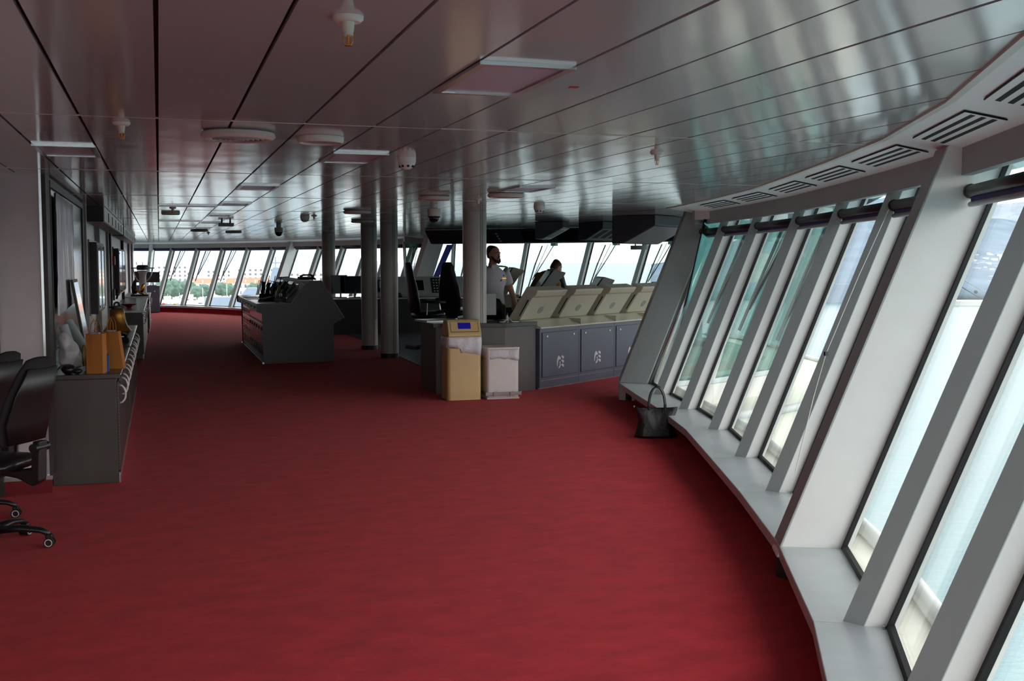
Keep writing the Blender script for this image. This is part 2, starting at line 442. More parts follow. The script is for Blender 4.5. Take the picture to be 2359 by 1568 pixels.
def window(pa, na, ka, pb, nb, kb, glass, where, soffit, blind, idx, wiper=False, ledge='narrow'):
    WCOUNT[0] += 1
    root = thing('window_%d' % WCOUNT[0], where, 'window', (0, 0, 0), kind='structure')
    t = (pb - pa).normalized()
    wa = {'fin': 0.030, 'pillar': 0.095, 'pillar2': 0.05, 'corner': 0.02}[ka]; wb = {'fin': 0.019, 'pillar': 0.095, 'pillar2': 0.05, 'corner': 0.05}[kb]
    def cnr(d, z, end, s=0.0):
        return WP(pa, na, d, z, wa + s, t) if end == 0 else WP(pb, nb, d, z, -wb - s, t)
    z0, z1 = ZS - 0.0, 2.06
    # pane
    m = MB(); m.hexa([cnr(0.172, z0, 0), cnr(0.182, z0, 0), cnr(0.182, z0, 1), cnr(0.172, z0, 1), cnr(0.172, z1, 0), cnr(0.182, z1, 0), cnr(0.182, z1, 1), cnr(0.172, z1, 1)])
    m.build('pane', glass, root)
    # black gasket around the pane
    m = MB()
    def gbar(q):
        m.hexa(q)
    g0, g1, gw = 0.150, 0.171, 0.026
    for end in (0, 1):
        gbar([cnr(g0, z0, end), cnr(g1, z0, end), cnr(g1, z0, end, gw), cnr(g0, z0, end, gw), cnr(g0, z1, end), cnr(g1, z1, end), cnr(g1, z1, end, gw), cnr(g0, z1, end, gw)])
    gbar([cnr(g0, z0, 0), cnr(g1, z0, 0), cnr(g1, z0, 1), cnr(g0, z0, 1), cnr(g0, z0 + 0.02, 0), cnr(g1, z0 + 0.02, 0), cnr(g1, z0 + 0.02, 1), cnr(g0, z0 + 0.02, 1)])
    m.build('gasket', BLACK, root)
    # mullion fin at end b
    if kb == 'fin':
        mull_mesh(pb, nb, MSEC, ZS - 0.05, 2.06).build('mullion', PAINT, root)
        mull_mesh(pb, nb, MFACE, ZS, 2.06).build('mullion_shade_face', SHADEP, root)  # thin plate carrying the painted shade of the chamfered inner face
        MB().cyl(WP(pb, nb, 0.14, ZS, -0.045, t), 0.008, 0.0, 0.012, 8).build('bolt', CHROME, root)
    elif kb == 'pillar':
        fin_mesh(pb, nb, 0.19, -0.14, 0.195, ZS - 0.055, 2.14).build('mullion', PAINT, root, bevel=0.004)
        fin_mesh(pb, nb, 0.192, -0.146, -0.14, ZS, 2.135).build('mullion_shade_face', SHADEP, root)  # pillar's inner side darkened by the same shade-coloured plate
    elif kb == 'pillar2':
        fin_mesh(pb, nb, 0.10, -0.12, 0.195, ZS - 0.055, 2.14).build('mullion', PAINT, root, bevel=0.004)
    # sill shelf
    a_in, b_in = pa - na * overhang(pa), pb - nb * overhang(pb)
    a_out, b_out = pa + na * 0.19, pb + nb * 0.19
    MB().prism([(a_in.x, a_in.y), (a_out.x, a_out.y), (b_out.x, b_out.y), (b_in.x, b_in.y)], ZS - 0.06, ZS).build('sill', SILL, root, bevel=0.004)
    a_k, b_k = pa - na * 0.03, pb - nb * 0.03
    a_k2, b_k2 = pa + na * 0.02, pb + nb * 0.02
    MB().prism([(a_k.x, a_k.y), (a_k2.x, a_k2.y), (b_k2.x, b_k2.y), (b_k.x, b_k.y)], -0.02, ZS - 0.061).build('kick_board', MATS['red_carpet'], root)
    a_h, b_h = pa + na * 0.205, pb + nb * 0.205
    MB().prism([(a_k2.x, a_k2.y), (a_h.x, a_h.y), (b_h.x, b_h.y), (b_k2.x, b_k2.y)], -1.2, ZS - 0.062).build('hull_plate', WHITE, root)
    # header and reveal
    ha, hb = header_pt(pa, na), header_pt(pb, nb); ha2, hb2 = header_pt(pa, na, 0.05), header_pt(pb, nb, 0.05)
    ztop = ZHT if soffit else 2.188
    MB().prism([(ha.x, ha.y), (ha2.x, ha2.y), (hb2.x, hb2.y), (hb.x, hb.y)], ZH, ztop).build('header', SHADEP, root)
    ra, rb = header_pt(pa, na, 0.34), header_pt(pb, nb, 0.34)
    MB().prism([(ha2.x, ha2.y), (ra.x, ra.y), (rb.x, rb.y), (hb2.x, hb2.y)], 2.05, 2.235).build('top_reveal', SOFF, root)
    if soffit:
        sa, sb = soffit_pt(pa, na), soffit_pt(pb, nb)
        m = MB()
        m.hexa([(sa.x, sa.y, ZC - 0.004), (ha.x, ha.y, ZHT), (hb.x, hb.y, ZHT), (sb.x, sb.y, ZC - 0.004), (sa.x, sa.y, 2.236), (ha2.x, ha2.y, 2.236), (hb2.x, hb2.y, 2.236), (sb.x, sb.y, 2.236)])
        m.build('soffit', SOFF, root)
        s2a, s2b = sa - na * 0.03, sb - nb * 0.03
        MB().prism([(s2a.x, s2a.y), (sa.x, sa.y), (sb.x, sb.y), (s2b.x, s2b.y)], ZC - 0.010, ZC + 0.02).build('soffit_trim', OFFW, root)
    # outside ledge and gutter
    ld = 0.40 if ledge == 'narrow' else 1.15
    lz = 0.12 if ledge == 'narrow' else -0.10
    la, lb = pa + na * ld, pb + nb * ld
    m0a, m0b = pa + na * 0.20, pb + nb * 0.20
    MB().prism([(m0a.x, m0a.y), (la.x, la.y), (lb.x, lb.y), (m0b.x, m0b.y)], lz - 0.4, lz).build('outer_ledge', mat('cream_deck', (232, 226, 206), 0.5), root)
    g_a, g_b = pa + na * (ld + 0.02), pb + nb * (ld + 0.02)
    MB().tube([(g_a.x, g_a.y, lz + 0.02), (g_b.x, g_b.y, lz + 0.02)], 0.045, 10).build('gutter_pipe', WHITE, root, smooth=True)
    # blind
    if blind:
        bl = thing('roller_blind', blind, 'blind', (0, 0, 0), group='roller blinds at the window heads')
        bz = 0.075 if 'near' in blind else 0.02
        A = Vector(cnr(0.05, ZH - bz, 0, 0.02)); B = Vector(cnr(0.05, ZH - bz, 1, 0.02))
        MB().tube([A, B], 0.03, 12).build('roller_tube', BLKP, bl, smooth=True)
        A2 = Vector(cnr(0.07, ZH - bz - 0.062, 0, 0.03)); B2 = Vector(cnr(0.07, ZH - bz - 0.062, 1, 0.03))
        MB().tube([A2, B2], 0.013, 10).build('bottom_bar', HOUSG, bl, smooth=True)
        q = [A + Vector((0, 0, 0.0)), B, B2, A2]; off = Vector((na.x, na.y, 0)) * 0.004
        MB().hexa([q[0], q[1], q[2], q[3], q[0] + off, q[1] + off, q[2] + off, q[3] + off]).build('blind_fabric', PURP, bl)
        for e0 in (A, B): MB().ball(e0, 0.036, n=10, m=6).build('end_bracket', BLKP, bl, smooth=True)
    if wiper:
        wp = thing('window_wiper', wiper, 'wiper', (0, 0, 0), group='wipers outside the windows')
        mid = lambda f, d, z: Vector(WP(pa, na, d, z)) * (1 - f) + Vector(WP(pb, nb, d, z)) * f
        hub = mid(0.62, 0.25, 1.98)
        MB().box(-0.07, 0.07, -0.05, 0.05, -0.04, 0.04).build('motor_box', BLKP, wp, loc=hub, rot=(0, 0, math.atan2(t.y, t.x)))
        tip = mid(0.86, 0.24, 1.15)
        MB().tube([hub, mid(0.70, 0.26, 1.7), tip], 0.012, 6).build('wiper_arm', BLKP, wp)
        MB().tube([mid(0.80, 0.24, 1.95), mid(0.86, 0.24, 1.5), mid(0.905, 0.24, 0.95)], 0.016, 6).build('wiper_blade', BLKP, wp)
        MB().tube([mid(0.72, 0.26, 1.98), tip], 0.008, 6).build('guide_rod', HOUSG, wp)
    return root

def corner(p, n, poly, name, label):
    """big leaning corner post between wing and bay"""
    r = thing(name, label, 'trim', (0, 0, 0), kind='structure')
    def fn(a, b, z): return (a + n.x * LEAN * (z - ZS), b + n.y * LEAN * (z - ZS), z)
    MB().prism(poly, ZS, 2.20, fn).build('post', SHADEP if name == 'trim_3' else PAINT, r, bevel=0.006)  # near post gets the shade-darkened paint as it faces the room
    MB().prism([(a, b) for a, b in poly], -0.02, ZS - 0.001, lambda a, b, z: (a, b, z)).build('plinth', SILL, r, bevel=0.004)
    return r

near_wip = {11, 12, 13}
for i in range(len(near_p) - 1):
    seen = i >= 7
    lab = 'leaning window bay of the near wing, %s counted from the camera end' % ORD[i]
    bl = ('dark roller blind at the near wing window, %s from the camera' % ORD[i]) if seen else None
    wi = ('long grey wiper outside the near wing window, %s from the camera' % ORD[i]) if i in near_wip else False
    window(near_p[i], near_n[i], near_kind[i], near_p[i + 1], near_n[i + 1], near_kind[i + 1], GLASS, lab, True, bl, i, wi)
NB += 1
for i in range(NB):
    lab = 'tinted leaning window of the forward bay, %s counted from the near side' % ORD[i]
    wi = ('black wiper outside the forward bay window, %s from the near side' % ORD[i]) if i >= 5 else False
    window(bay_p[i], bay_nrm[i], 'fin', bay_p[i + 1], bay_nrm[i + 1], 'fin', TEAL, lab, False, None, i, wi, ledge='wide')
for i in range(len(far_p) - 1):
    lab = 'leaning window bay of the far wing, %s counted from the forward bay' % ORD[i]
    bl = ('dark roller blind at the far wing window, %s from the bay' % ORD[i])
    wi = ('twin-rod black wiper outside the far wing window, %s from the bay' % ORD[i]) if i in (8, 9, 10) else False
    window(far_p[i], far_n[i], far_kind[i], far_p[i + 1], far_n[i + 1], far_kind[i + 1], GLASS, lab, True, bl, i, wi)
c1 = corner(near_p[-1], near_n[-1], [(5.017, 11.62), (5.26, 11.40), (5.68, 11.60), (5.68, 11.98), (5.16, 11.98)], 'trim_3', 'broad grey leaning corner post beside the logo doors')
MB().tube([(5.30 + 0.02, 11.40, ZS), (5.32 + near_n[-1].x * LEAN * 1.8, 11.40 + near_n[-1].y * LEAN * 1.8, ZH)], 0.035, 12).build('steel_tube', CHROME, c1, smooth=True)
corner(far_p[0], far_n[0], [(5.36, 25.10), (5.75, 25.05), (5.80, 25.55), (5.50, 25.62), (5.34, 25.50)], 'trim_4', 'broad white leaning corner post behind the pilot chairs')
tag(MB().hexa([(5.62, 25.0, ZS), (5.66, 25.0, ZS), (5.74, 25.0, ZS), (5.70, 25.03, ZS), (5.80 + 0.62, 25.06, 1.97), (5.84 + 0.62, 25.06, 1.97), (5.96 + 0.62, 25.06, 1.97), (5.92 + 0.62, 25.09, 1.97)]).build('sun_curtain', mat('blue_curtain', (52, 62, 150), 0.7, var=0.25, nscale=14)),
    'blue-violet gathered sun curtain beside the far corner post', 'curtain')

# under-sill bracket feet seen along the near sill
for k, (x, y) in enumerate([(3.00, 4.80), (5.12, 11.56)]):
    o = MB().prism([(-0.03, -0.05), (0.05, -0.03), (0.03, 0.05), (-0.05, 0.02)], 0.0, ZS - 0.061).build('sill_bracket', DTRIM, loc=(x, y, 0))
    tag(o, ['dark foot bracket under the sill at the wide white post', 'dark foot bracket under the sill end by the corner post'][k], 'bracket')

# ---- ceiling ------------------------------------------------------------------
edge = []
for p, n in zip(near_p[:-1], near_n[:-1]): q = soffit_pt(p, n); edge.append((q.y, q.x))
q = soffit_pt(near_p[-1], near_n[-1]); edge.append((min(q.y, 11.15), q.x))
for p, n in zip(bay_p, bay_nrm): q = header_pt(p, n, -0.002); edge.append((q.y, q.x))
for p, n in zip(far_p[:-1], far_n[:-1]): q = soffit_pt(p, n); edge.append((q.y, q.x))
edge = [q_ for q_ in edge if q_[0] > -1.6]; edge.sort()
def XS(y):
    if y <= edge[0][0]: return edge[0][1]
    for (y0, x0), (y1, x1) in zip(edge, edge[1:]):
        if y0 <= y <= y1:
            return x0 + (x1 - x0) * (y - y0) / max(1e-6, y1 - y0)
    return edge[-1][1]
PW, PL = 0.304, 2.87
cells = []
for k in range(-14, 42):
    x0 = 0.006 + PW * k; x1 = x0 + PW
    for j in range(-3, 12):
        y0 = 4.86 + PL * j; y1 = y0 + PL
        y0 = max(y0, -2.1); y1 = min(y1, 37.3)
        if y1 - y0 < 0.2: continue
        if y0 > 8.2 and x1 < LX + 0.02: continue
        if x1 < BACKX: continue
        xa = max(x0, LX + 0.001) if y0 > 8.2 else max(x0, BACKX)
        N = 24; rows = []
        for q in range(N + 1):
            y = y0 + 0.002 + (y1 - y0 - 0.004) * q / N
            xr = min(x1 - 0.006, XS(y) + 0.03)
            if xr > xa + 0.02: rows.append((y, xr))
        if len(rows) < 2: continue
        if all(abs(r[1] - (x1 - 0.006)) < 1e-6 for r in rows): rows = [rows[0], rows[-1]]
        cells.append((xa + 0.006, rows))
def cell_view(c):
    xa, rows = c
    cx = (xa + sum(r[1] for r in rows) / len(rows)) / 2; cy = (rows[0][0] + rows[-1][0]) / 2
    area = sum((rows[i + 1][0] - rows[i][0]) * (rows[i][1] - xa) for i in range(len(rows) - 1))
    if cy < 2.0: return 0
    d = math.hypot(cx, cy); b = math.degrees(math.atan2(cx, cy))
    if not -9 < b < 46: return 0
    if cx > 5.4 and cy > 15: return 1e-9
    return area / d ** 3
cells.sort(key=cell_view, reverse=True)
ceil = MB()
ceil.prism([(BACKX, -2.4), (0.3, -2.4)] + [(x, y) for y, x in edge if y > -2.1 and y < 37.4] + [(-1.8, 37.4), (BACKX, 37.4)], 2.206, 2.234)
ceil_o = ceil.build('ceiling', DARK); tag(ceil_o, 'ceiling of long glossy grey metal panels with dark joints', 'ceiling', kind='structure')
def cell_mesh(m, c):
    xa, rows = c
    poly = [(xa, rows[0][0])] + [(xr, y) for y, xr in rows] + [(xa, rows[-1][0])]
    tx = random.uniform(-1, 1) * 0.0016; ty = random.uniform(-1, 1) * 0.0009
    cx = xa + PW / 2; cy = (rows[0][0] + rows[-1][0]) / 2
    def fn(a, b, z): return (a, b, z + (a - cx) * tx + (b - cy) * ty)
    return m.prism(poly, ZC, ZC + 0.012, fn)
for c in cells[:290]:
    cell_mesh(MB(), c).build('ceiling_panel', MATS['ceiling_lacquer'], ceil_o)
for j in range(-2, 12):
    yy = 4.86 + PL * j
    if not -1.5 < yy < 36.5: continue
    MB().box(BACKX if yy < 8.2 else LX, XS(yy) - 0.02, yy - 0.006, yy + 0.006, ZC - 0.0015, ZC + 0.004).build('cross_rail', OFFW, ceil_o)
rest = MB()
for c in cells[290:]: cell_mesh(rest, c)
ro = rest.build('ceiling_panels_far', MATS['ceiling_lacquer'], ceil_o); ro['kind'] = 'stuff'

# ---- columns ------------------------------------------------------------------
for k, (x, y, lab) in enumerate([(3.66, 12.93, 'pale round steel column rising behind the grey counter'), (3.61, 17.92, 'grey round steel column on the carpet at the cockpit floor edge'),
                                 (3.604, 19.71, 'grey round steel column with blue glint behind the middle column'), (3.55, 24.3, 'grey round steel column beyond the chart console')]):
    c = thing('column', lab, 'column', (x, y, 0), kind='structure', group='round columns')
    MB().cyl((0, 0, 0), 0.145, 0.0, ZC + 0.01, 40).build('shaft', COLP, c, smooth='auto')
    MB().cyl((0, 0, 0), 0.152, 0.0, 0.075, 40).build('base_ring', DTRIM, c, smooth='auto')
    for a in (-75, -64):
        MB().box(-0.003, 0.003, -0.147, -0.143, 0.08, ZC).build('seam', DTRIM, c, rot=(0, 0, R(a + 90)))

# ================================================================== CEILING FIXTURES
def sprinkler(x, y, label):
    o = thing('sprinkler', label, 'sprinkler', (x, y, ZC), group='ceiling sprinklers')
    MB().lathe([(0.0, -0.014), (0.03, -0.014), (0.037, -0.007), (0.038, 0.0)], n=24).build('flange', OFFW, o, smooth='auto')
    MB().lathe([(0.013, -0.046), (0.012, -0.04), (0.014, -0.032), (0.016, -0.014)], n=16).build('body', HOUS, o, smooth='auto')
    for s in (-1, 1): MB().tube([(s * 0.010, 0, -0.044), (s * 0.011, 0, -0.058), (s * 0.006, 0, -0.068)], 0.0015, 6).build('frame_arm', BRASS, o)
    MB().cyl((0, 0, 0), 0.003, -0.066, -0.044, 8).build('glass_bulb', mat('bulb_orange', (210, 110, 20), 0.2), o)
    MB().cyl((0, 0, 0), 0.009, -0.070, -0.068, 12).build('deflector', BRASS, o)
sprinkler(0.45, 2.71, 'ceiling sprinkler nearest the camera, above the open carpet')
sprinkler(-0.14, 5.05, 'ceiling sprinkler nearest the left partition')
sprinkler(2.60, 5.53, 'ceiling sprinkler nearest the near wing windows')
sprinkler(2.93, 10.22, 'ceiling sprinkler in front of the pale column')
sprinkler(0.16, 12.93, 'ceiling sprinkler above the left walkway, mid distance')
sprinkler(1.95, 14.6, 'ceiling sprinkler beside the far smoke detector')
sprinkler(1.0, 24.0, 'ceiling sprinkler above the far wing carpet')

def diffuser(x, y, r, label, flat=False):
    o = thing('air_diffuser', label, 'air diffuser', (x, y, ZC), group='round ceiling diffusers')
    if flat:
        MB().lathe([(0.0, -0.02), (r * 0.86, -0.02), (r * 0.86, -0.028), (r * 0.93, -0.03), (r, -0.02), (r, 0.0)], n=40).build('rim', OFFW, o, smooth='auto')
        MB().lathe([(0.0, -0.0245), (r * 0.84, -0.0215), (r * 0.84, -0.018), (0.0, -0.018)], n=40).build('face_plate', LAVD, o, smooth='auto')
    else:
        MB().lathe([(r * 0.74, -0.028), (r * 0.76, -0.036), (r * 0.9, -0.038), (r, -0.025), (r * 0.98, -0.008), (r * 0.9, 0.0), (r * 0.74, 0.0)], n=44).build('rim', OFFW, o, smooth='auto')
        for k in range(5): MB().ring((0, 0, -0.032 - 0.001 * k), r * (0.66 - 0.13 * k), 0.006, 36, 6).build('ring_vane', HOUSG, o, smooth=True)
        MB().cyl((0, 0, 0), r * 0.74, -0.022, -0.004, 40).build('dark_throat', DARK, o)
diffuser(0.36, 5.25, 0.168, 'large round air diffuser nearest the camera, with concentric vanes')
diffuser(0.75, 5.36, 0.112, 'flat round speaker plate beside the largest air diffuser', True)
diffuser(2.92, 9.30, 0.165, 'round air diffuser right of the pale column')
diffuser(2.25, 13.05, 0.165, 'round air diffuser left of the middle columns, nearer one')
diffuser(2.85, 16.1, 0.165, 'round air diffuser left of the middle columns, farther one')
diffuser(2.42, 9.9, 0.15, 'round air diffuser above the dome camera')
diffuser(1.45, 23.0, 0.165, 'round air diffuser above the far end of the chart console')
diffuser(0.75, 22.0, 0.165, 'round air diffuser over the far walkway')
diffuser(0.15, 14.2, 0.11, 'flat round plate by the mid-distance sprinkler', True)

def lightpanel(x0, y0, label, w=0.304, l=0.60, lit=None):
    o = thing('ceiling_light', label, 'ceiling light', (x0 + w / 2, y0 + l / 2, ZC), group='recessed ceiling lights')
    a, b = w / 2, l / 2; t = 0.026; h = -0.012
    MB().box(-a, a, -b, -b + t, h, 0.0).box(-a, a, b - t, b, h, 0.0).box(-a, -a + t, -b + t, b - t, h, 0.0).box(a - t, a, -b + t, b - t, h, 0.0).build('frame', CHROME, o)
    MB().box(-a + t, a - t, -b + t, b - t, -0.006, -0.001).build('diffuser', LAVD, o)
    MB().box(-a + t, -a + t + 0.05, b - t - 0.02, b - t, -0.009, -0.0065).build('clip', CHROME, o)
    MB().box(a - t - 0.05, a - t, -b + t, -b + t + 0.02, -0.009, -0.0065).build('clip', CHROME, o)
lightpanel(0.916, 3.17, 'big unlit rectangular ceiling light nearest the camera')
lightpanel(0.916, 6.03, 'unlit ceiling light left of the white smoke detector')
lightpanel(-0.602, 6.08, 'unlit ceiling light by the left partition corner')
lightpanel(0.612, 8.80, 'ceiling light in the left row, first beyond the round diffusers')
lightpanel(0.612, 11.55, 'ceiling light in the left row, second beyond the round diffusers')
lightpanel(0.612, 14.5, 'ceiling light in the left row, third beyond the round diffusers')
lightpanel(0.612, 17.4, 'ceiling light in the left row, fourth beyond the round diffusers')
lightpanel(0.612, 20.3, 'ceiling light in the left row, fifth beyond the round diffusers')
lightpanel(2.740, 8.36, 'ceiling light between the pale column and the near windows')
lightpanel(0.006, 12.2, 'ceiling light above the left walkway, nearer one', w=0.608, l=0.3)
lightpanel(0.006, 16.9, 'ceiling light above the left walkway, farther one', w=0.608, l=0.3)
lightpanel(0.006, 20.9, 'ceiling light over the tall white-topped cabinet aisle', w=0.608, l=0.3)

def detector(x, y, label, s=1.0):
    o = thing('smoke_detector', label, 'smoke detector', (x, y, ZC), group='smoke detectors')
    MB().lathe([(0.0, -0.03 * s), (0.053 * s, -0.03 * s), (0.054 * s, 0.0)], n=28).build('base', WHITE, o, smooth='auto')
    MB().lathe([(0.0, -0.068 * s), (0.02 * s, -0.066 * s), (0.035 * s, -0.056 * s), (0.049 * s, -0.036 * s), (0.050 * s, -0.0305 * s)], n=28).build('cap', WHITE, o, smooth='auto')
    for k in range(8):
        a = 2 * math.pi * k / 8
        MB().box(0.036 * s, 0.044 * s, -0.006, 0.006, -0.056 * s, -0.044 * s).build('slot', DARK, o, rot=(0, 0, a))
detector(1.37, 6.27, 'white dome smoke detector nearest the camera')
detector(3.93, 11.31, 'white smoke detector right of the pale column', 1.15)
detector(1.87, 14.92, 'smoke detector above the chart console', 1.15)
detector(3.2, 21.5, 'small smoke detector behind the middle columns')

def domecam(x, y, label):
    o = thing('dome_camera', label, 'camera', (x, y, ZC), group='dome cameras')
    MB().cyl((0, 0, 0), 0.04, -0.04, 0.0, 20).build('neck', OFFW, o, smooth='auto')
    MB().lathe([(0.03, -0.04), (0.065, -0.045), (0.07, -0.06), (0.066, -0.125), (0.0, -0.126)], n=28).build('housing', OFFW, o, smooth='auto')
    MB().lathe([(0.058, -0.127), (0.056, -0.15), (0.043, -0.175), (0.02, -0.187), (0.0, -0.189)], n=28).build('dome', SCREEN, o, smooth=True)
    MB().ring((0, 0, -0.128), 0.06, 0.007, 28, 6).build('trim_ring', DARK, o, smooth=True)
domecam(2.77, 11.35, 'white dome camera hanging left of the pale column')
domecam(1.9, 18.6, 'small dome camera hanging near the dark column')

o = thing('wireless_unit', 'grey box unit hanging from the ceiling over the far walkway', 'wireless unit', (0.96, 16.9, ZC))
MB().box(-0.11, 0.11, -0.09, 0.09, -0.085, -0.035).build('casing', HOUSG, o, bevel=0.012)
for s in (-1, 1): MB().cyl((s * 0.06, 0, 0), 0.012, -0.035, 0.0, 10).build('bracket', DARK, o)
o = MB().box(-0.014, 0.014, -0.014, 0.014, -0.002, 0.0).build('red_dot_sticker', RED, loc=(1.36, 3.56, ZC)); tag(o, 'tiny red mark on the ceiling beside the big light', 'sticker')

# air vents in the soffit
vi = 0
for i in range(7, 14):
    pa, na, pb, nb = near_p[i], near_n[i], near_p[i + 1], near_n[i + 1]
    A = (soffit_pt(pa, na) + header_pt(pa, na)) / 2; B = (soffit_pt(pb, nb) + header_pt(pb, nb)) / 2
    c = (A + B) / 2; t = (B - A); L = t.length; t.normalize()
    o = thing('air_vent', 'slotted white air vent in the near window soffit, %s from the camera' % ORD[vi], 'vent', (c.x, c.y, 2.1545), group='soffit air vents')
    slope = math.atan2(ZC - 0.004 - ZHT, 0.32)
    o.rotation_euler = Matrix.Rotation(math.atan2(t.y, t.x), 4, 'Z').to_euler()
    mt = Matrix.Rotation(slope, 4, 'X')
    def tilt(o2): o2.rotation_euler = (slope, 0, 0)
    def para(x0, x1, y0, y1, z0, z1, nm, mm):
        k = -0.29
        g = MB().hexa([(x0 + k * y0, y0, z0), (x1 + k * y0, y0, z0), (x1 + k * y1, y1, z0), (x0 + k * y1, y1, z0), (x0 + k * y0, y0, z1), (x1 + k * y0, y0, z1), (x1 + k * y1, y1, z1), (x0 + k * y1, y1, z1)]).build(nm, mm, o); tilt(g)
    para(-0.46, 0.46, -0.085, 0.085, -0.005, 0.0, 'frame', SOFF)
    for s in (-0.045, 0.0, 0.045): para(-0.43, 0.43, s - 0.010, s + 0.010, -0.0062, -0.001, 'slot', DARK)
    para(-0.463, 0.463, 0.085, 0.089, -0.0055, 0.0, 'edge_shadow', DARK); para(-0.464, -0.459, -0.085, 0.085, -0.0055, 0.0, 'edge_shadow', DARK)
    vi += 1

# blind cord on the window just before the wide white post
pc, nc = near_p[10], near_n[10]
tt = Vector((-nc.y, nc.x))
o = thing('blind_cord', 'thin pull cord hanging down beside the wide white post', 'cord', (0, 0, 0))
pts = [WP(pc, nc, 0.02, 1.9, -0.07, tt), WP(pc, nc, 0.0, 1.5, -0.08, tt), WP(pc, nc, -0.01, 1.05, -0.10, tt), WP(pc, nc, 0.02, 0.8, -0.10, tt), WP(pc, nc, 0.05, 0.55, -0.14, tt), WP(pc, nc, 0.07, 0.35, -0.2, tt)]
MB().tube(pts, 0.003, 5).build('cord', WHITE, o)
MB().box(-0.01, 0.01, -0.008, 0.008, -0.012, 0.012).build('cord_clip', BLKP, o, loc=pts[2])

# ================================================================== COCKPIT (near side): grey counter, logo cabinets, monitor housings
o = thing('service_counter', 'dark grey laminate counter wrapped round the pale column', 'counter', (3.8, 13.1, 0))
def sh(poly): return [(a - 3.8, b - 13.1) for a, b in poly]
cb = [(3.14, 12.80), (3.96, 12.65), (4.43, 12.88), (4.10, 13.33), (3.84, 13.33), (3.84, 12.765), (3.48, 12.765), (3.48, 13.6), (3.14, 13.6)]
MB().prism(sh(cb), 0.0, 0.80).build('body', LAMC, o)
ct = [(3.10, 12.775), (3.965, 12.615), (4.445, 12.855), (4.09, 13.345), (3.84, 13.345), (3.84, 12.765), (3.48, 12.765), (3.48, 13.62), (3.10, 13.62)]
MB().prism(sh(ct), 0.8005, 0.85).build('worktop', LAMID, o, bevel=0.004)
MB().prism(sh([(3.955, 12.643), (4.425, 12.893), (4.425, 12.9), (3.955, 12.655)]), 0.0, 0.11).build('plinth', LAMID, o)
o = thing('tray', 'pale flat tray lying on the left end of the grey counter', 'tray', (3.25, 13.2, 0.8505), R(6))
MB().box(-0.2, 0.2, -0.2, 0.26, 0.0, 0.006).build('base', SILL, o)
MB().box(-0.2, 0.2, -0.2, -0.194, 0.0065, 0.022).box(-0.2, 0.2, 0.254, 0.26, 0.0065, 0.022).box(-0.2, -0.194, -0.194, 0.254, 0.0065, 0.022).box(0.194, 0.2, -0.194, 0.254, 0.0065, 0.022).build('rim', SILL, o)

NA = math.atan2(0.586, 0.81); NO = Vector((4.475, 12.86))
def nav(x, y): return (NO.x + x * math.cos(NA) - y * math.sin(NA), NO.y + x * math.sin(NA) + y * math.cos(NA))
def logo(mb_parent, cx, cz, s, y):
    def poly(pts, nm):
        m = MB(); m.prism([(cx + (a - 0.5) * s, cz + (b - 0.5) * s) for a, b in pts], y, y - 0.0015, lambda a, b, c: (a, c, b)); m.build(nm, LOGO, mb_parent)
    poly([(0.05, 0.16), (0.0, 0.35), (0.01, 0.58), (0.07, 0.80), (0.18, 0.97), (0.26, 1.0), (0.40, 0.92), (0.56, 0.80), (0.50, 0.66), (0.36, 0.70), (0.24, 0.66), (0.17, 0.52), (0.12, 0.36), (0.09, 0.18)], 'logo_crescent')
    poly([(0.22, 0.03), (0.26, 0.13), (0.36, 0.20), (0.42, 0.32), (0.38, 0.42), (0.42, 0.56), (0.52, 0.50), (0.48, 0.36), (0.54, 0.22), (0.46, 0.10), (0.34, 0.0)], 'logo_tail')
    for k in range(3):
        dz = -0.32 * k
        poly([(0.60, 0.90 + dz), (0.72, 1.0 + dz), (0.84, 0.94 + dz), (1.0, 0.90 + dz), (0.94, 0.70 + dz), (0.80, 0.76 + dz)], 'logo_wave')
for k in range(5):
    p = nav(0.89 * k, 0)
    o = thing('console_cabinet', ['navy cabinet with white swirl logo touching the grey counter', 'second navy cabinet with white swirl logo from the grey counter', 'third navy cabinet with swirl logo, cut off by the corner post',
              'fourth navy console cabinet, hidden behind the corner post', 'fifth navy console cabinet at the window end'][k], 'cabinet', (p[0], p[1], 0), NA, 'navy logo cabinets')
    MB().box(0.003, 0.887, 0.0, 0.60, 0.02, 0.755).build('body', NAVY, o)
    MB().box(0.0, 0.89, 0.012, 0.58, 0.0, 0.02).build('plinth', CHROME, o)
    MB().box(0.046, 0.848, -0.004, 0.002, 0.142, 0.708).build('door_gap', NAVYD, o)
    d = MB().box(0.052, 0.842, -0.010, 0.0, 0.148, 0.702).build('door', NAVY, o, bevel=0.002)
    for xx in (0.15, 0.76): MB().cyl((xx, -0.010, 0.655), 0.013, -0.006, 0.0, 12, 'Y').build('latch', CHROME, d)
    logo(d, 0.45, 0.315, 0.165, -0.0105)
    MB().box(0.003, 0.887, -0.006, 0.0, 0.10, 0.106).build('bottom_trim', CHROME, o)
o = thing('console_worktop', 'long pale beige worktop carrying the row of monitor housings', 'worktop', (NO.x, NO.y, 0), NA)
MB().prism([(-0.03, 0.757), (-0.03, 0.775), (0.16, 0.85), (0.64, 0.85), (0.64, 0.757)], -0.01, 4.46, lambda a, b, c: (c, a, b)).build('top_slab', BEIGET, o, bevel=0.004)
for k in range(1, 5):
    MB().box(0.89 * k - 0.002, 0.89 * k + 0.002, -0.032, 0.62, 0.757, 0.851).build('joint', HOUS, o)

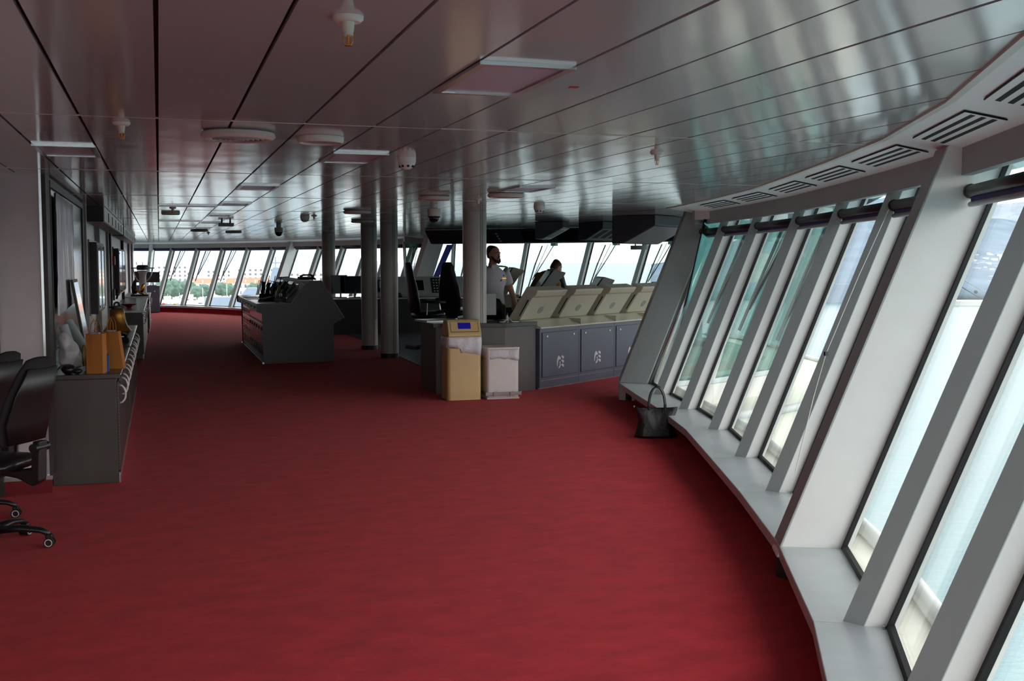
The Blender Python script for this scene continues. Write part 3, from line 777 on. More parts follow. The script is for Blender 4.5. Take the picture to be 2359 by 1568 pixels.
PROF = [(-0.15, 0.0), (0.04, 0.0), (0.235, 0.285), (0.275, 0.305), (0.305, 0.35), (0.315, 0.375), (0.15, 0.425)]
def housing(name, label, loc, rotz, group, w=0.68, m=None, cat='monitor', extra=True, scr=True, s=1.0):
    m = m or HOUS
    o = thing(name, label, cat, loc, rotz, group)
    MB().prism([(-a * s, b * s) for a, b in PROF], 0.0, w, lambda a, b, c: (c, a, b)).build('casing', m, o, bevel=0.008)
    # screen on the operator side
    d = Vector((-0.30, 0.425)); d.normalize(); nn = Vector((0.425, 0.30)).normalized()
    def sp(t, off): return (0.15 * s - 0.30 * s * t + nn.x * off, 0.425 * s * t + nn.y * off)
    if scr:
        a = sp(0.06, 0.001); b = sp(0.94, 0.001); c = sp(0.94, 0.012); e = sp(0.06, 0.012)
        MB().prism([a, b, c, e], 0.04, w - 0.04, lambda p, q, z: (z, p, q)).build('screen', SCREEN, o)
    if extra:
        # side wedge with dark slot, and round badge on the back
        MB().prism([(-0.02, 0.01), (-0.035, 0.01), (-0.222, 0.285), (-0.17, 0.30), (0.0, 0.045)], -0.004, 0.0, lambda a, b, c: (c, a, b)).build('side_plate', m, o)
        MB().prism([(-0.035, 0.055), (-0.045, 0.05), (-0.185, 0.255), (-0.172, 0.262)], -0.007, -0.003, lambda a, b, c: (c, a, b)).build('cable_slot', BLKP, o)
        t0 = 0.42; px, pz = -(0.04 + 0.195 * t0), 0.285 * t0
        q = MB().lathe([(0.0, 0.0), (0.055, 0.0), (0.055, 0.003), (0.0, 0.003)], n=24).build('round_badge', HOUSG, o)
        q.location = (w * 0.5, px - 0.001, pz); q.rotation_euler = (R(124.4), 0, 0)
    return o
for k in range(4):
    p = nav(0.02 + 0.88 * k, 0.36)
    housing('monitor_housing', ['cream monitor housing nearest the pale column, back to camera', 'second cream monitor housing from the pale column', 'third cream monitor housing from the pale column', 'fourth cream monitor housing, beside the corner post'][k],
            (p[0], p[1], 0.8515), NA, 'cream monitor housings on the beige worktop')
def flatmon(name, label, loc, rotz, w, h, m=None, tiltx=0.0, zb=0.1, group=None):
    o = thing(name, label, 'monitor', loc, rotz, group)
    c = MB().box(-w / 2, w / 2, -0.02, 0.02, zb, zb + h).build('casing', m or BLKP, o, bevel=0.005); c.rotation_euler = (tiltx, 0, 0)
    c2 = MB().box(-w / 2 + 0.015, w / 2 - 0.015, 0.0202, 0.022, zb + 0.02, zb + h - 0.015).build('screen', SCREEN, o); c2.rotation_euler = (tiltx, 0, 0)
    MB().cyl((0, 0, 0), 0.018, 0.015, zb + 0.06, 12).build('stand', BLKP, o)
    MB().box(-0.11, 0.11, -0.08, 0.08, 0.0, 0.015).build('foot', BLKP, o, bevel=0.004)
    return o
p = nav(3.63, 0.3); flatmon('flat_monitor', 'black flat monitor behind the fourth cream housing, left one', (p[0], p[1], 0.8515), NA, 0.50, 0.33, group='black monitors at the worktop end')
p = nav(4.18, 0.3); flatmon('flat_monitor', 'black flat monitor by the corner post, right one', (p[0], p[1], 0.8515), NA, 0.50, 0.33, group='black monitors at the worktop end')
flatmon('flat_monitor', 'grey-backed monitor half hidden by the pale column', (3.86, 13.2, 0.85), R(-4), 0.30, 0.27, HOUSG, zb=0.07)
o = thing('plastic_bottle', 'small white bottle standing on the grey counter', 'bottle', (4.13, 13.1, 0.85))
MB().lathe([(0.0, 0.0), (0.017, 0.0), (0.018, 0.05), (0.008, 0.065), (0.008, 0.075), (0.0, 0.075)], n=14).build('body', WHITE, o, smooth=True)
MB().cyl((0, 0, 0), 0.009, 0.0755, 0.095, 10).build('cap', BLKP, o)
o = MB().tube([(0, 0, 0.006), (0.05, -0.03, 0.006), (0.10, 0.02, 0.03), (0.13, 0.0, 0.05), (0.16, -0.03, 0.006), (0.24, -0.02, 0.006)], 0.006, 6).build('white_cable', WHITE, loc=(3.93, 12.78, 0.85), smooth=True); tag(o, 'loop of white cable lying on the grey counter', 'cable')
o = MB().box(-0.05, 0.05, -0.03, 0.03, 0, 0.004).build('paper_slip', WHITE, loc=(4.17, 12.9, 0.85)); tag(o, 'small white paper slip on the grey counter', 'paper')

# radar consoles in the middle of the cockpit
for k, (x, y, zt, m, lab) in enumerate([(5.72, 16.25, 1.0, HOUSG, 'radar console with dark leaning screen in front of the bending man'), (5.62, 18.0, 1.02, HOUS, 'radar console with pale casing right behind the officer'), (7.0, 17.3, 0.86, HOUSG, 'low grey console right of the bending man')]):
    o = thing('radar_console', lab, 'console', (x, y, 0), R(80), 'radar consoles')
    MB().box(0.0, 0.62, -0.25, 0.30, 0.0, 0.80).build('pedestal', NAVYD, o, bevel=0.006)
    MB().box(-0.02, 0.64, -0.26, 0.42, 0.8005, zt).build('desk', m, o, bevel=0.006)
    h = MB().prism([(-a * 1.12, zt + b * 1.1) for a, b in PROF], 0.0, 0.62, lambda a, b, c: (c, a, b)).build('casing', m, o, bevel=0.008)
    nn = Vector((0.467, 0.336)).normalized()
    def sp(t, off): return (0.168 - 0.336 * t + nn.x * off, zt + 0.4675 * t + nn.y * off)
    MB().prism([sp(0.05, 0.001), sp(0.93, 0.001), sp(0.93, 0.012), sp(0.05, 0.012)], 0.05, 0.57, lambda p, q, z: (z, p, q)).build('screen', SCREEN, o)
    MB().cyl((0.50, 0.30, 0), 0.02, zt, zt + 0.03, 12).build('knob', BLKP, o)

# ================================================================== FAR DESK CONSOLE and its monitors
o = thing('helm_console', 'long dark helm console with sloping grey instrument panels, far side', 'console', (5.5, 24.0, 0), R(-4))
MB().box(-2.15, 1.9, -0.30, 0.45, 0.0, 0.76).build('body', BLKP, o)
MB().box(-2.2, 1.95, -0.42, 0.45, 0.7605, 0.80).build('desk_top', LAMID, o, bevel=0.005)
MB().box(-2.2, 1.95, -0.445, -0.42, 0.765, 0.795).build('grab_rail', CHROME, o)
pp = [(-0.02, 0.8005), (0.10, 0.86), (0.40, 1.24), (0.52, 1.24), (0.55, 0.8005)]
MB().prism(pp, -1.15, 1.9, lambda a, b, c: (c, a, b)).build('instrument_panel', HOUSG, o, bevel=0.006)
def onpanel(x0, x1, t0, t1, nm, m, h=0.004):
    f = lambda t: (0.10 + 0.30 * t, 0.86 + 0.38 * t)
    a, b = f(t0), f(t1); n2 = Vector((-0.38, 0.30)).normalized() * h
    return MB().prism([(a[0], a[1]), (b[0], b[1]), (b[0] + n2.x, b[1] + n2.y), (a[0] + n2.x, a[1] + n2.y)], x0, x1, lambda p, q, c: (c, p, q)).build(nm, m, o)
onpanel(-1.12, -0.45, 0.1, 0.82, 'display', BLKP); onpanel(-0.85, -0.62, 0.35, 0.75, 'display', HOUSG, 0.006); onpanel(-0.2, 0.15, 0.2, 0.78, 'display', SCREEN)
onpanel(0.32, 0.85, 0.05, 0.92, 'button_panel', BLKP); onpanel(1.05, 1.7, 0.1, 0.85, 'display', SCREEN)
for r in range(5):
    for c in range(7): onpanel(0.37 + 0.065 * c, 0.40 + 0.065 * c, 0.12 + 0.16 * r, 0.17 + 0.16 * r, 'button', WHITE, 0.008)
flatmon('flat_monitor', 'black desk monitor left of the dark column, angled away', (3.72, 23.75, 0.80), R(205), 0.40, 0.40, tiltx=0.12, zb=0.09, group='black desk monitors on the far console')
flatmon('flat_monitor', 'black desk monitor half hidden by the middle columns', (4.02, 23.72, 0.80), R(188), 0.44, 0.38, tiltx=0.15, zb=0.09, group='black desk monitors on the far console')
o = thing('desk_telephone', 'black telephone on the far helm console', 'telephone', (4.95, 23.72, 0.80))
MB().prism([(-0.09, 0.0), (0.09, 0.0), (0.09, 0.1), (-0.05, 0.03)], -0.1, 0.1, lambda a, b, c: (c, a, b)).build('base', BLKP, o, bevel=0.005)
MB().tube([(-0.07, -0.05, 0.07), (-0.07, -0.02, 0.11), (-0.07, 0.05, 0.14), (-0.07, 0.08, 0.13)], [0.022, 0.014, 0.014, 0.022], 10).build('handset', BLKP, o, smooth=True)

# ================================================================== PILOT CHAIRS
def pilot(x, y, rz, label, sz=1.0):
    o = thing('pilot_chair', label, 'chair', (x, y, 0.006), rz, 'high-backed pilot chairs'); o.scale = (1, 1, sz)
    MB().loft([((0, 0.20, 0.66), 0.20, 0.06), ((0, 0.23, 0.85), 0.235, 0.065), ((0, 0.27, 1.1), 0.22, 0.06), ((0, 0.31, 1.3), 0.17, 0.055), ((0, 0.34, 1.5), 0.125, 0.05), ((0, 0.35, 1.56), 0.08, 0.03)], (1, 0, 0), 18).build('backrest', BLKL, o, smooth=True)
    MB().loft([((0, -0.30, 0.62), 0.20, 0.05), ((0, -0.26, 0.625), 0.24, 0.07), ((0, 0.1, 0.60), 0.25, 0.075), ((0, 0.2, 0.60), 0.22, 0.06)], (1, 0, 0), 18).build('seat', BLKL, o, smooth=True)
    for s in (-1, 1):
        a = MB().loft([((s * 0.29, 0.20, 0.86), 0.035, 0.025), ((s * 0.29, -0.1, 0.85), 0.04, 0.028), ((s * 0.29, -0.26, 0.84), 0.03, 0.02)], (1, 0, 0), 12).build('armrest', BLKL, o, smooth=True)
        MB().tube([(s * 0.29, 0.1, 0.84), (s * 0.27, 0.1, 0.62)], 0.015, 8).build('arm_post', CHROME, o)
    MB().cyl((0, 0, 0), 0.04, 0.06, 0.56, 16).build('pedestal', CHROME, o, smooth='auto')
    MB().box(-0.12, 0.12, -0.14, 0.14, 0.50, 0.54).build('seat_plate', BLKP, o)
    MB().box(-0.26, 0.26, -0.30, -0.22, 0.0, 0.06).box(-0.26, 0.26, 0.22, 0.30, 0.0, 0.06).box(-0.06, 0.06, -0.22, 0.22, 0.01, 0.06).build('deck_rail', BLKP, o, bevel=0.006)
pilot(4.62, 19.6, R(100), 'black high-backed pilot chair next to the middle column, side on')
pilot(5.40, 20.45, R(140), 'black high-backed pilot chair beside the pale column, seen from behind')
pilot(7.15, 19.4, R(150), 'black high-backed pilot chair right of the bending man', 0.9)

# ================================================================== OVERHEAD CONSOLES
o = thing('overhead_console', 'long dark overhead instrument console above the forward windows', 'console', (0, 0, 0))
segs = [(Vector((5.15, 21.1)), Vector((6.9, 18.9))), (Vector((6.9, 18.9)), Vector((8.6, 16.95)))]
for k, (a, b) in enumerate(segs):
    t = (b - a).normalized(); n = Vector((t.y, -t.x)); 
    if n.dot(Vector((-1, -1))) < 0: n = -n
    L = (b - a).length
    def fn(q, z, c, a=a, t=t, n=n): 
        w = a + t * c + n * q; return (w.x, w.y, z)
    MB().prism([(0.0, 2.183), (0.30, 2.183), (0.10, 1.925), (0.0, 1.92)], 0.0, L, fn).build('casing', OVHD, o)
    def face(c0, c1, t0, t1, nm, m, h=0.005, fn=fn):
        f = lambda u: (0.10 + 0.20 * u, 1.925 + 0.264 * u)
        p0, p1 = f(t0), f(t1); hh = Vector((0.264, -0.20)).normalized() * h
        MB().prism([(p0[0], p0[1]), (p1[0], p1[1]), (p1[0] + hh.x, p1[1] + hh.y), (p0[0] + hh.x, p0[1] + hh.y)], c0, c1, fn).build(nm, m, o)
    if k == 0:
        face(0.95, 1.30, 0.15, 0.75, 'display', mat('lavender_screen', (120, 112, 140), 0.3)); 
        for q in range(4): face(1.62 + 0.01 * q, 1.66 + 0.01 * q, 0.62 - 0.17 * q, 0.70 - 0.17 * q, 'white_button', WHITE, 0.008)
        face(0.55, 0.56, 0.0, 1.0, 'panel_joint', BLACK); face(1.5, 1.51, 0.0, 1.0, 'panel_joint', BLACK); face(2.2, 2.6, 0.1, 0.8, 'display', SCREEN)
    else:
        face(1.0, 1.9, 0.08, 0.95, 'light_panel', HOUSG)
        for q in range(4): face(1.1 + 0.14 * q, 1.18 + 0.14 * q, 0.45, 0.85, 'cell', HOUS, 0.008)
        for q in range(4): face(1.1 + 0.12 * q, 1.15 + 0.12 * q, 0.18, 0.28, 'red_lamp', RED, 0.010)
        face(1.95, 2.4, 0.1, 0.9, 'display', SCREEN); face(0.1, 0.8, 0.1, 0.85, 'display', SCREEN)

def hang(name, label, x, y, rz, w, d, h, face_m, tiltv=0.35, detail=True):
    o = thing(name, label, 'console', (x, y, ZC - 0.006), rz, 'instrument boxes hung from the ceiling')
    # wedge: vertical back, sloping face looking down to the front
    MB().prism([(d / 2, 0.0), (-d / 2, 0.0), (-d / 2, -h * 0.35), (d * 0.25, -h), (d / 2, -h)], -w / 2, w / 2, lambda a, b, c: (c, a, b)).build('casing', OVHD, o, bevel=0.006)
    f = lambda u: (-d / 2 + 0.75 * d * u, -h * 0.35 - h * 0.65 * u)
    hh = Vector((-h * 0.65, -0.75 * d)).normalized() * 0.006
    def face(c0, c1, t0, t1, nm, m, k=1.0):
        p0, p1 = f(t0), f(t1)
        MB().prism([p0, p1, (p1[0] + hh.x * k, p1[1] + hh.y * k), (p0[0] + hh.x * k, p0[1] + hh.y * k)], c0, c1, lambda a, b, c: (c, a, b)).build(nm, m, o)
    face(-w / 2 + 0.02, w / 2 - 0.02, 0.05, 0.95, 'face_plate', face_m)
    if detail:
        for q in range(3): face(-w / 2 + 0.08 + q * w * 0.26, -w / 2 + 0.08 + q * w * 0.26 + w * 0.16, 0.15, 0.8, 'module', BLKP, 1.6)
        face(-0.02, 0.02, 0.35, 0.45, 'red_lamp', RED, 2.2)
    return o
hang('overhead_box', 'dark hanging instrument box with slotted modules, left of the two', 5.72, 15.85, R(60), 0.62, 0.42, 0.26, HOUSG)
hang('overhead_box', 'dark hanging instrument box with open switchgear, right of the two', 6.55, 15.75, R(20), 0.62, 0.55, 0.27, HOUSG)
hang('overhead_hood', 'large blue-grey overhead hood in front of the corner post', 6.30, 13.55, NA + R(4), 1.10, 0.62, 0.36, mat('hood_face', (96, 104, 116), 0.3, var=0.15, nscale=4), detail=False)
o = thing('round_fan', 'small round grey fan unit hanging below the overhead console', 'fan', (7.96, 17.62, 1.92))
MB().cyl((0, 0, 0), 0.15, -0.13, -0.06, 24).build('drum', HOUSG, o, smooth='auto')
for s in (-0.07, 0.07): MB().cyl((s, 0, 0), 0.012, -0.06, 0.0, 8).build('hanger', BLKP, o)

# ================================================================== BINS AND BAG
def rbox(m, x0, x1, y0, y1, z0, z1, r=0.05, n=6, tx=0.0):
    pts = []
    for (cx, cy, a0) in ((x1 - r, y1 - r, 0), (x0 + r, y1 - r, 90), (x0 + r, y0 + r, 180), (x1 - r, y0 + r, 270)):
        for k in range(n + 1):
            a = R(a0 + 90 * k / n); pts.append((cx + r * math.cos(a), cy + r * math.sin(a)))
    return m.prism(pts, z0, z1)
ba = R(-1)
o = thing('swing_bin', 'tall beige swing-top waste bin with blue label', 'bin', (3.31, 12.28, 0), ba)
rbox(MB(), -0.20, 0.20, -0.17, 0.17, 0.004, 0.73, 0.045).build('body', BEIGE, o, smooth='auto')
lid = MB().prism([(-0.195, 0.731), (-0.195, 0.765), (-0.13, 0.90), (-0.10, 0.922), (0.06, 0.922), (0.165, 0.80), (0.165, 0.731)], -0.195, 0.195, lambda a, b, c: (c, a, b)).build('hood', BEIGE, o, bevel=0.012)
sl = lambda u: (-0.195 + 0.065 * u, 0.765 + 0.135 * u)
def slp(c0, c1, t0, t1, nm, m, h, par):
    p0, p1 = sl(t0), sl(t1); hh = Vector((-0.135, 0.065)).normalized() * h
    return MB().prism([p0, p1, (p1[0] + hh.x, p1[1] + hh.y), (p0[0] + hh.x, p0[1] + hh.y)], c0, c1, lambda a, b, c: (c, a, b)).build(nm, m, par)
fl_ = slp(-0.165, 0.165, 0.16, 0.985, 'flap_gap', DARK, 0.0015, o)
fl_ = slp(-0.160, 0.160, 0.20, 0.985, 'flap', BEIGE, 0.003, o)
slp(-0.075, 0.075, 0.42, 0.92, 'blue_label', BLUEL, 0.0045, o)
m = MB(); pts = []
NN = 72
rings = []
for lv, (zz, base) in enumerate([(0.735, 0.004), (0.70, 0.010), (0.65, 0.013), (0.60, 0.009), (0.555, 0.004)]):
    ring = []
    for k in range(NN):
        a = 2 * math.pi * k / NN
        cx, cy = math.cos(a), math.sin(a)
        sc = 1.0 / max(abs(cx) / 0.20, abs(cy) / 0.17)
        rr = min(sc, 0.243)
        wob = 0.006 * noise.noise(Vector((cx * 6, cy * 6, lv * 0.9))) + 0.004 * math.sin(9 * a + lv)
        droop = 0.03 * noise.noise(Vector((cx * 2.2, cy * 2.2, 3.1))) - 0.05 * max(0, cx) * (lv == 4) + (0.05 if (cx < -0.3 and lv == 4) else 0)
        ring.append(((rr + base + wob) * cx, (rr + base + wob) * cy, zz + droop * (lv / 4)))
    rings.append(ring)
vs_ = [p for r_ in rings for p in r_]; fs_ = [(i * NN + k, i * NN + (k + 1) % NN, (i + 1) * NN + (k + 1) % NN, (i + 1) * NN + k) for i in range(4) for k in range(NN)]
lin = MB().add(vs_, fs_).build('liner', LINER, o, smooth=True)
sm = lin.modifiers.new('thick', 'SOLIDIFY'); sm.thickness = 0.002
o = thing('pedal_bin', 'low white pedal bin next to the beige waste bin', 'bin', (3.775, 12.31, 0), R(-2))
rbox(MB(), -0.19, 0.19, -0.20, 0.20, 0.02, 0.575, 0.03).build('body', BINW, o, smooth='auto')
rbox(MB(), -0.20, 0.20, -0.215, 0.205, 0.578, 0.60, 0.03).build('lid', BINW, o, bevel=0.003)
MB().box(-0.075, 0.075, -0.02, 0.03, 0.6005, 0.602).build('lid_label', BROWN, o)
MB().box(-0.195, 0.195, -0.205, 0.2, 0.0, 0.018).build('base_plate', BINW, o, bevel=0.003)
MB().box(-0.215, 0.215, -0.232, -0.226, 0.045, 0.085).box(-0.215, -0.209, -0.226, 0.0, 0.045, 0.085).build('pedal_bar', CHROME, o, bevel=0.002)
for s in (-0.10, 0.10): MB().lathe([(0.0, 0.0), (0.030, 0.0), (0.026, 0.012), (0.0, 0.014)], (s, -0.2465, 0.065), 18, 'Y').build('wheel', CHROME, o, smooth='auto')
rings = []
for lv, zz in enumerate([0.577, 0.54, 0.50, 0.465]):
    ring = []
    for k in range(NN):
        a = 2 * math.pi * k / NN; cx, cy = math.cos(a), math.sin(a)
        sc = min(1.0 / max(abs(cx) / 0.19, abs(cy) / 0.20), 0.25)
        knot = max(0.0, 1 - math.hypot(cx - 0.62, cy + 0.78) / 0.35) * 0.02
        wob = 0.005 * noise.noise(Vector((cx * 7, cy * 7, lv))) + knot
        ring.append(((sc + 0.006 + wob) * cx, (sc + 0.006 + wob) * cy, zz + (0.02 * noise.noise(Vector((cx * 2, cy * 2, 8))) - knot * 1.2) * lv / 3))
    rings.append(ring)
vs_ = [p for r_ in rings for p in r_]; fs_ = [(i * NN + k, i * NN + (k + 1) % NN, (i + 1) * NN + (k + 1) % NN, (i + 1) * NN + k) for i in range(3) for k in range(NN)]
lin = MB().add(vs_, fs_).build('liner', LINER, o, smooth=True); sm = lin.modifiers.new('thick', 'SOLIDIFY'); sm.thickness = 0.002

o = thing('handbag', 'black leather tote bag on the carpet by the window sill', 'handbag', (4.27, 9.05, 0), R(-17))
m = MB(); secs = []
NX, NZ = 26, 12
vs_ = []
def bagp(u, vz, side):
    # u -1..1 across, vz 0..1 up ; waist pinched at left, flared top corners
    z = vz * 0.262 + 0.004
    half = 0.185 + 0.012 * math.cos(vz * 3.0) + (0.022 * max(0, vz - 0.6) / 0.4) - 0.018 * math.sin(math.pi * min(1, vz * 1.1)) 
    x = u * half
    th = (0.075 * (1 - vz) ** 0.7 + 0.012) * (1 - abs(u) ** 6) + 0.003
    y = side * th + 0.012 * math.sin(u * 3.2 + 1) * vz + 0.006 * noise.noise(Vector((u * 2.5, vz * 3, side * 2)))
    z += (0.012 * abs(u) ** 3 * (vz > 0.8) * (vz - 0.8) / 0.2)
    return (x, y, z)
loop = [(-1 + 2 * k / NX, -1) for k in range(NX + 1)] + [(1 - 2 * k / NX, 1) for k in range(NX + 1)]
LN = len(loop)
for j in range(NZ + 1):
    for (u, sd) in loop: vs_.append(bagp(u, j / NZ, sd))
fs_ = [(j * LN + k, j * LN + (k + 1) % LN, (j + 1) * LN + (k + 1) % LN, (j + 1) * LN + k) for j in range(NZ) for k in range(LN)] + [tuple(range(LN - 1, -1, -1))]
MB().add(vs_, fs_).build('body', BLKL, o, smooth=True)
for sd, dx in ((-1, 0.0), (1, 0.015)):
    h = []
    for k in range(17):
        a = math.pi * k / 16; h.append((dx - 0.075 * math.cos(a), sd * 0.018 - 0.002, 0.245 + 0.215 * math.sin(a) ** 0.8 if 0 < k < 16 else 0.225))
    MB().tube(h, 0.008, 8).build('handle', BLKL, o, smooth=True)
    for s in (-1, 1): MB().box(-0.014, 0.014, -0.003, 0.003, 0, 0.06).build('handle_tab', BLKL, o, loc=(dx + s * 0.075, sd * 0.022, 0.20))
MB().box(-0.006, 0.006, -0.004, 0.004, 0, 0.02).build('zip_pull', CHROME, o, loc=(-0.198, 0, 0.268))

# ================================================================== CHART CONSOLE
o = thing('chart_console', 'big dark grey chart console standing alone on the red carpet', 'console', (2.0, 17.35, 0))
prof = [(1.51, 0.012), (1.50, 0.78), (1.42, 0.81), (1.42, 0.935), (1.94, 0.935), (2.22, 1.28), (2.42, 1.29), (2.77, 0.70), (2.60, 0.60), (2.60, 0.012)]
P0 = [(a - 2.0, b) for a, b in prof]
fnY = lambda a, b, c: (a, c, b)
MB().prism(P0, 0.0, 0.035, fnY).build('end_panel', CHART, o, bevel=0.003)
MB().prism(P0, 4.53, 4.565, fnY).build('end_panel', CHART, o, bevel=0.003)
inn = [(1.53, 0.03), (1.52, 0.79), (1.44, 0.82), (1.44, 0.92), (1.945, 0.92), (2.215, 1.265), (2.41, 1.275), (2.755, 0.70), (2.585, 0.605), (2.585, 0.03)]
MB().prism([(a - 2.0, b) for a, b in inn], 0.0355, 4.5295, fnY).build('body', CHART, o)
# bright edging of the end panel
for (a, b) in ((3, 4), (4, 5), (5, 6), (6, 7)):
    A = Vector(P0[a]); B = Vector(P0[b]); MB().tube([(A.x, -0.003, A.y), (B.x, -0.003, B.y)], 0.004, 6).build('edge_strip', HOUSG, o)
MB().box(-0.505, -0.48, -0.002, 4.56, 0.0, 0.028).build('plinth_strip', CHROME, o)
MB().box(-0.49, 0.60, 0.03, 4.53, 0.0, 0.0118).build('plinth', BLKP, o)
# aisle side: doors then drawers
y = 0.06
for k in range(6):
    d = MB().box(-0.484, -0.471, y, y + 0.42, 0.13, 0.60).build('door', CHARTR, o, bevel=0.002)
    for zz in (0.50, 0.2): MB().box(-0.497, -0.484, y + 0.30, y + 0.38, zz, zz + 0.06).build('handle', BLKP, d)
    y += 0.44
for k in range(3):
    for r_ in range(4):
        d = MB().box(-0.484, -0.471, y + 0.0, y + 0.56, 0.13 + r_ * 0.155, 0.275 + r_ * 0.155).build('drawer', CHARTR, o, bevel=0.002)
        for q in (0.12, 0.36): MB().box(-0.492, -0.484, y + q, y + q + 0.09, 0.20 + r_ * 0.155, 0.22 + r_ * 0.155).build('pull', BLKP, d)
    y += 0.60
MB().box(-0.486, -0.471, 0.05, 4.5, 0.625, 0.635).build('bright_strip', HOUSG, o)
MB().box(-0.486, -0.471, 0.05, 4.5, 0.105, 0.115).build('bright_strip', HOUSG, o)
MB().box(-0.482, -0.471, 0.06, 4.5, 0.645, 0.765).build('fascia', CHARTR, o)
for k in range(6): MB().box(-0.592, -0.562, 0.5 + 0.62 * k, 0.78 + 0.62 * k, 0.845, 0.875).build('drawer_pull', WHITE, o, bevel=0.004)
MB().box(-0.565, -0.06, 0.05, 4.5, 0.9205, 0.934).build('desk_top', LAMID, o)
slp2 = lambda u: (-0.055 + 0.27 * u, 0.92 + 0.345 * u)
def pan(y0, y1, t0, t1, nm, mm, h):
    p0, p1 = slp2(t0), slp2(t1); hh = Vector((-0.345, 0.27)).normalized() * h
    MB().prism([p0, p1, (p1[0] + hh.x, p1[1] + hh.y), (p0[0] + hh.x, p0[1] + hh.y)], y0, y1, fnY).build(nm, mm, o)
pan(0.12, 0.75, 0.12, 0.92, 'instrument', HOUSG, 0.006); pan(0.85, 1.15, 0.15, 0.85, 'instrument', SCREEN, 0.01); pan(1.25, 1.5, 0.1, 0.9, 'instrument', HOUSG, 0.008)
pan(1.6, 2.3, 0.1, 0.9, 'instrument', SCREEN, 0.02); pan(2.4, 3.1, 0.1, 0.9, 'instrument', BLKP, 0.03); pan(3.2, 4.3, 0.1, 0.9, 'instrument', SCREEN, 0.02)
for k in range(3): pan(0.9 + 0.09 * k, 0.93 + 0.09 * k, 0.2, 0.8, 'fader', WHITE, 0.016)
random.seed(5)
for k in range(11):
    y0 = 0.55 + 0.34 * k
    pan(y0, y0 + 0.07, 0.25 + 0.1 * (k % 3), 0.6 + 0.1 * (k % 3), 'handset_cradle', BLKP, 0.05 + 0.03 * (k % 2))
    pan(y0 + 0.10, y0 + 0.13, 0.35, 0.75, 'label_strip', WHITE if k % 2 else HOUSG, 0.034)
    a0 = slp2(0.7); MB().tube([(a0[0] - 0.05, y0 + 0.03, a0[1] + 0.04), (a0[0] - 0.16, y0 + 0.06, a0[1] + 0.06), (a0[0] - 0.22, y0 + 0.10, a0[1] - 0.08), (a0[0] - 0.20, y0 + 0.14, 0.945)], 0.006, 6).build('curly_cord', BLKP, o, smooth=True)
for k in range(4):
    yy = 17.35 + [1.15, 2.0, 2.85, 3.7][k]
    q = thing('radio_handset', 'black handheld radio standing in its charger on the chart console, %s one' % ['nearest', 'second', 'third', 'farthest'][k], 'radio', (2.02 - 0.03 * k, yy, 1.05 - 0.03 * (k % 2)), R(20 * k), 'handheld radios on the chart console')
    q.location.z = 0.9345; q.location.x = 1.84
    MB().box(-0.05, 0.05, -0.05, 0.05, 0.0, 0.05).build('charger', BLKP, q, bevel=0.006)
    MB().prism([(-0.025, 0.051), (0.02, 0.051), (0.07, 0.27), (0.03, 0.27)], -0.03, 0.03, lambda a, b, c: (a, c, b)).build('body', BLKP, q, bevel=0.006)
    MB().tube([(0.05, 0.015, 0.265), (0.08, 0.015, 0.40)], 0.007, 8).build('antenna', BLKP, q)
    MB().tube([(-0.02, 0, 0.25), (-0.09, 0.03, 0.30), (-0.12, 0.05, 0.18), (-0.08, 0.05, 0.04)], 0.006, 6).build('coiled_lead', BLKP, q, smooth=True)
q = thing('desk_telephone', 'black telephone on the flat top of the chart console', 'telephone', (2.31, 18.3, 1.287), R(10))
MB().prism([(-0.10, 0.0), (0.09, 0.0), (0.09, 0.05), (-0.06, 0.03)], -0.13, 0.13, lambda a, b, c: (c, a, b)).build('base', BLKP, q, bevel=0.006)
MB().tube([(-0.11, 0.0, 0.05), (-0.06, 0.0, 0.075), (0.06, 0.0, 0.08), (0.11, 0.0, 0.055)], [0.022, 0.014, 0.014, 0.022], 10).build('handset', BLKP, q, smooth=True)
MB().box(-0.04, 0.05, -0.085, -0.04, 0.041, 0.048).build('key_pad', WHITE, q)
q = thing('desk_telephone', 'black telephone lying on the chart console desk surface', 'telephone', (1.66, 18.4, 0.935), R(-70))
MB().prism([(-0.11, 0.0), (0.10, 0.0), (0.10, 0.08), (-0.07, 0.04)], -0.10, 0.10, lambda a, b, c: (c, a, b)).build('base', BLKP, q, bevel=0.006)
MB().tube([(-0.06, -0.09, 0.06), (-0.06, -0.03, 0.10), (-0.06, 0.05, 0.12), (-0.06, 0.10, 0.10)], [0.024, 0.015, 0.015, 0.024], 10).build('handset', BLKP, q, smooth=True)
q = MB().box(-0.11, 0.11, -0.15, 0.15, 0, 0.004).build('chart_sheet', WHITE, loc=(1.62, 17.9, 0.935), rot=(0, 0, 0.1)); tag(q, 'white paper sheet on the near end of the chart desk', 'paper')
q = MB().box(-0.14, 0.14, -0.25, 0.25, 0, 0.004).build('chart_sheet', PAPER, loc=(1.58, 19.75, 0.935), rot=(0, 0, 0.0)); tag(q, 'pale chart sheet in the middle of the chart desk', 'paper')
q = MB().box(-0.13, 0.13, -0.25, 0.25, 0, 0.004).build('chart_sheet', WHITE, loc=(1.58, 20.6, 0.935), rot=(0, 0, 0.05)); tag(q, 'white chart sheet at the far end of the chart desk', 'paper')

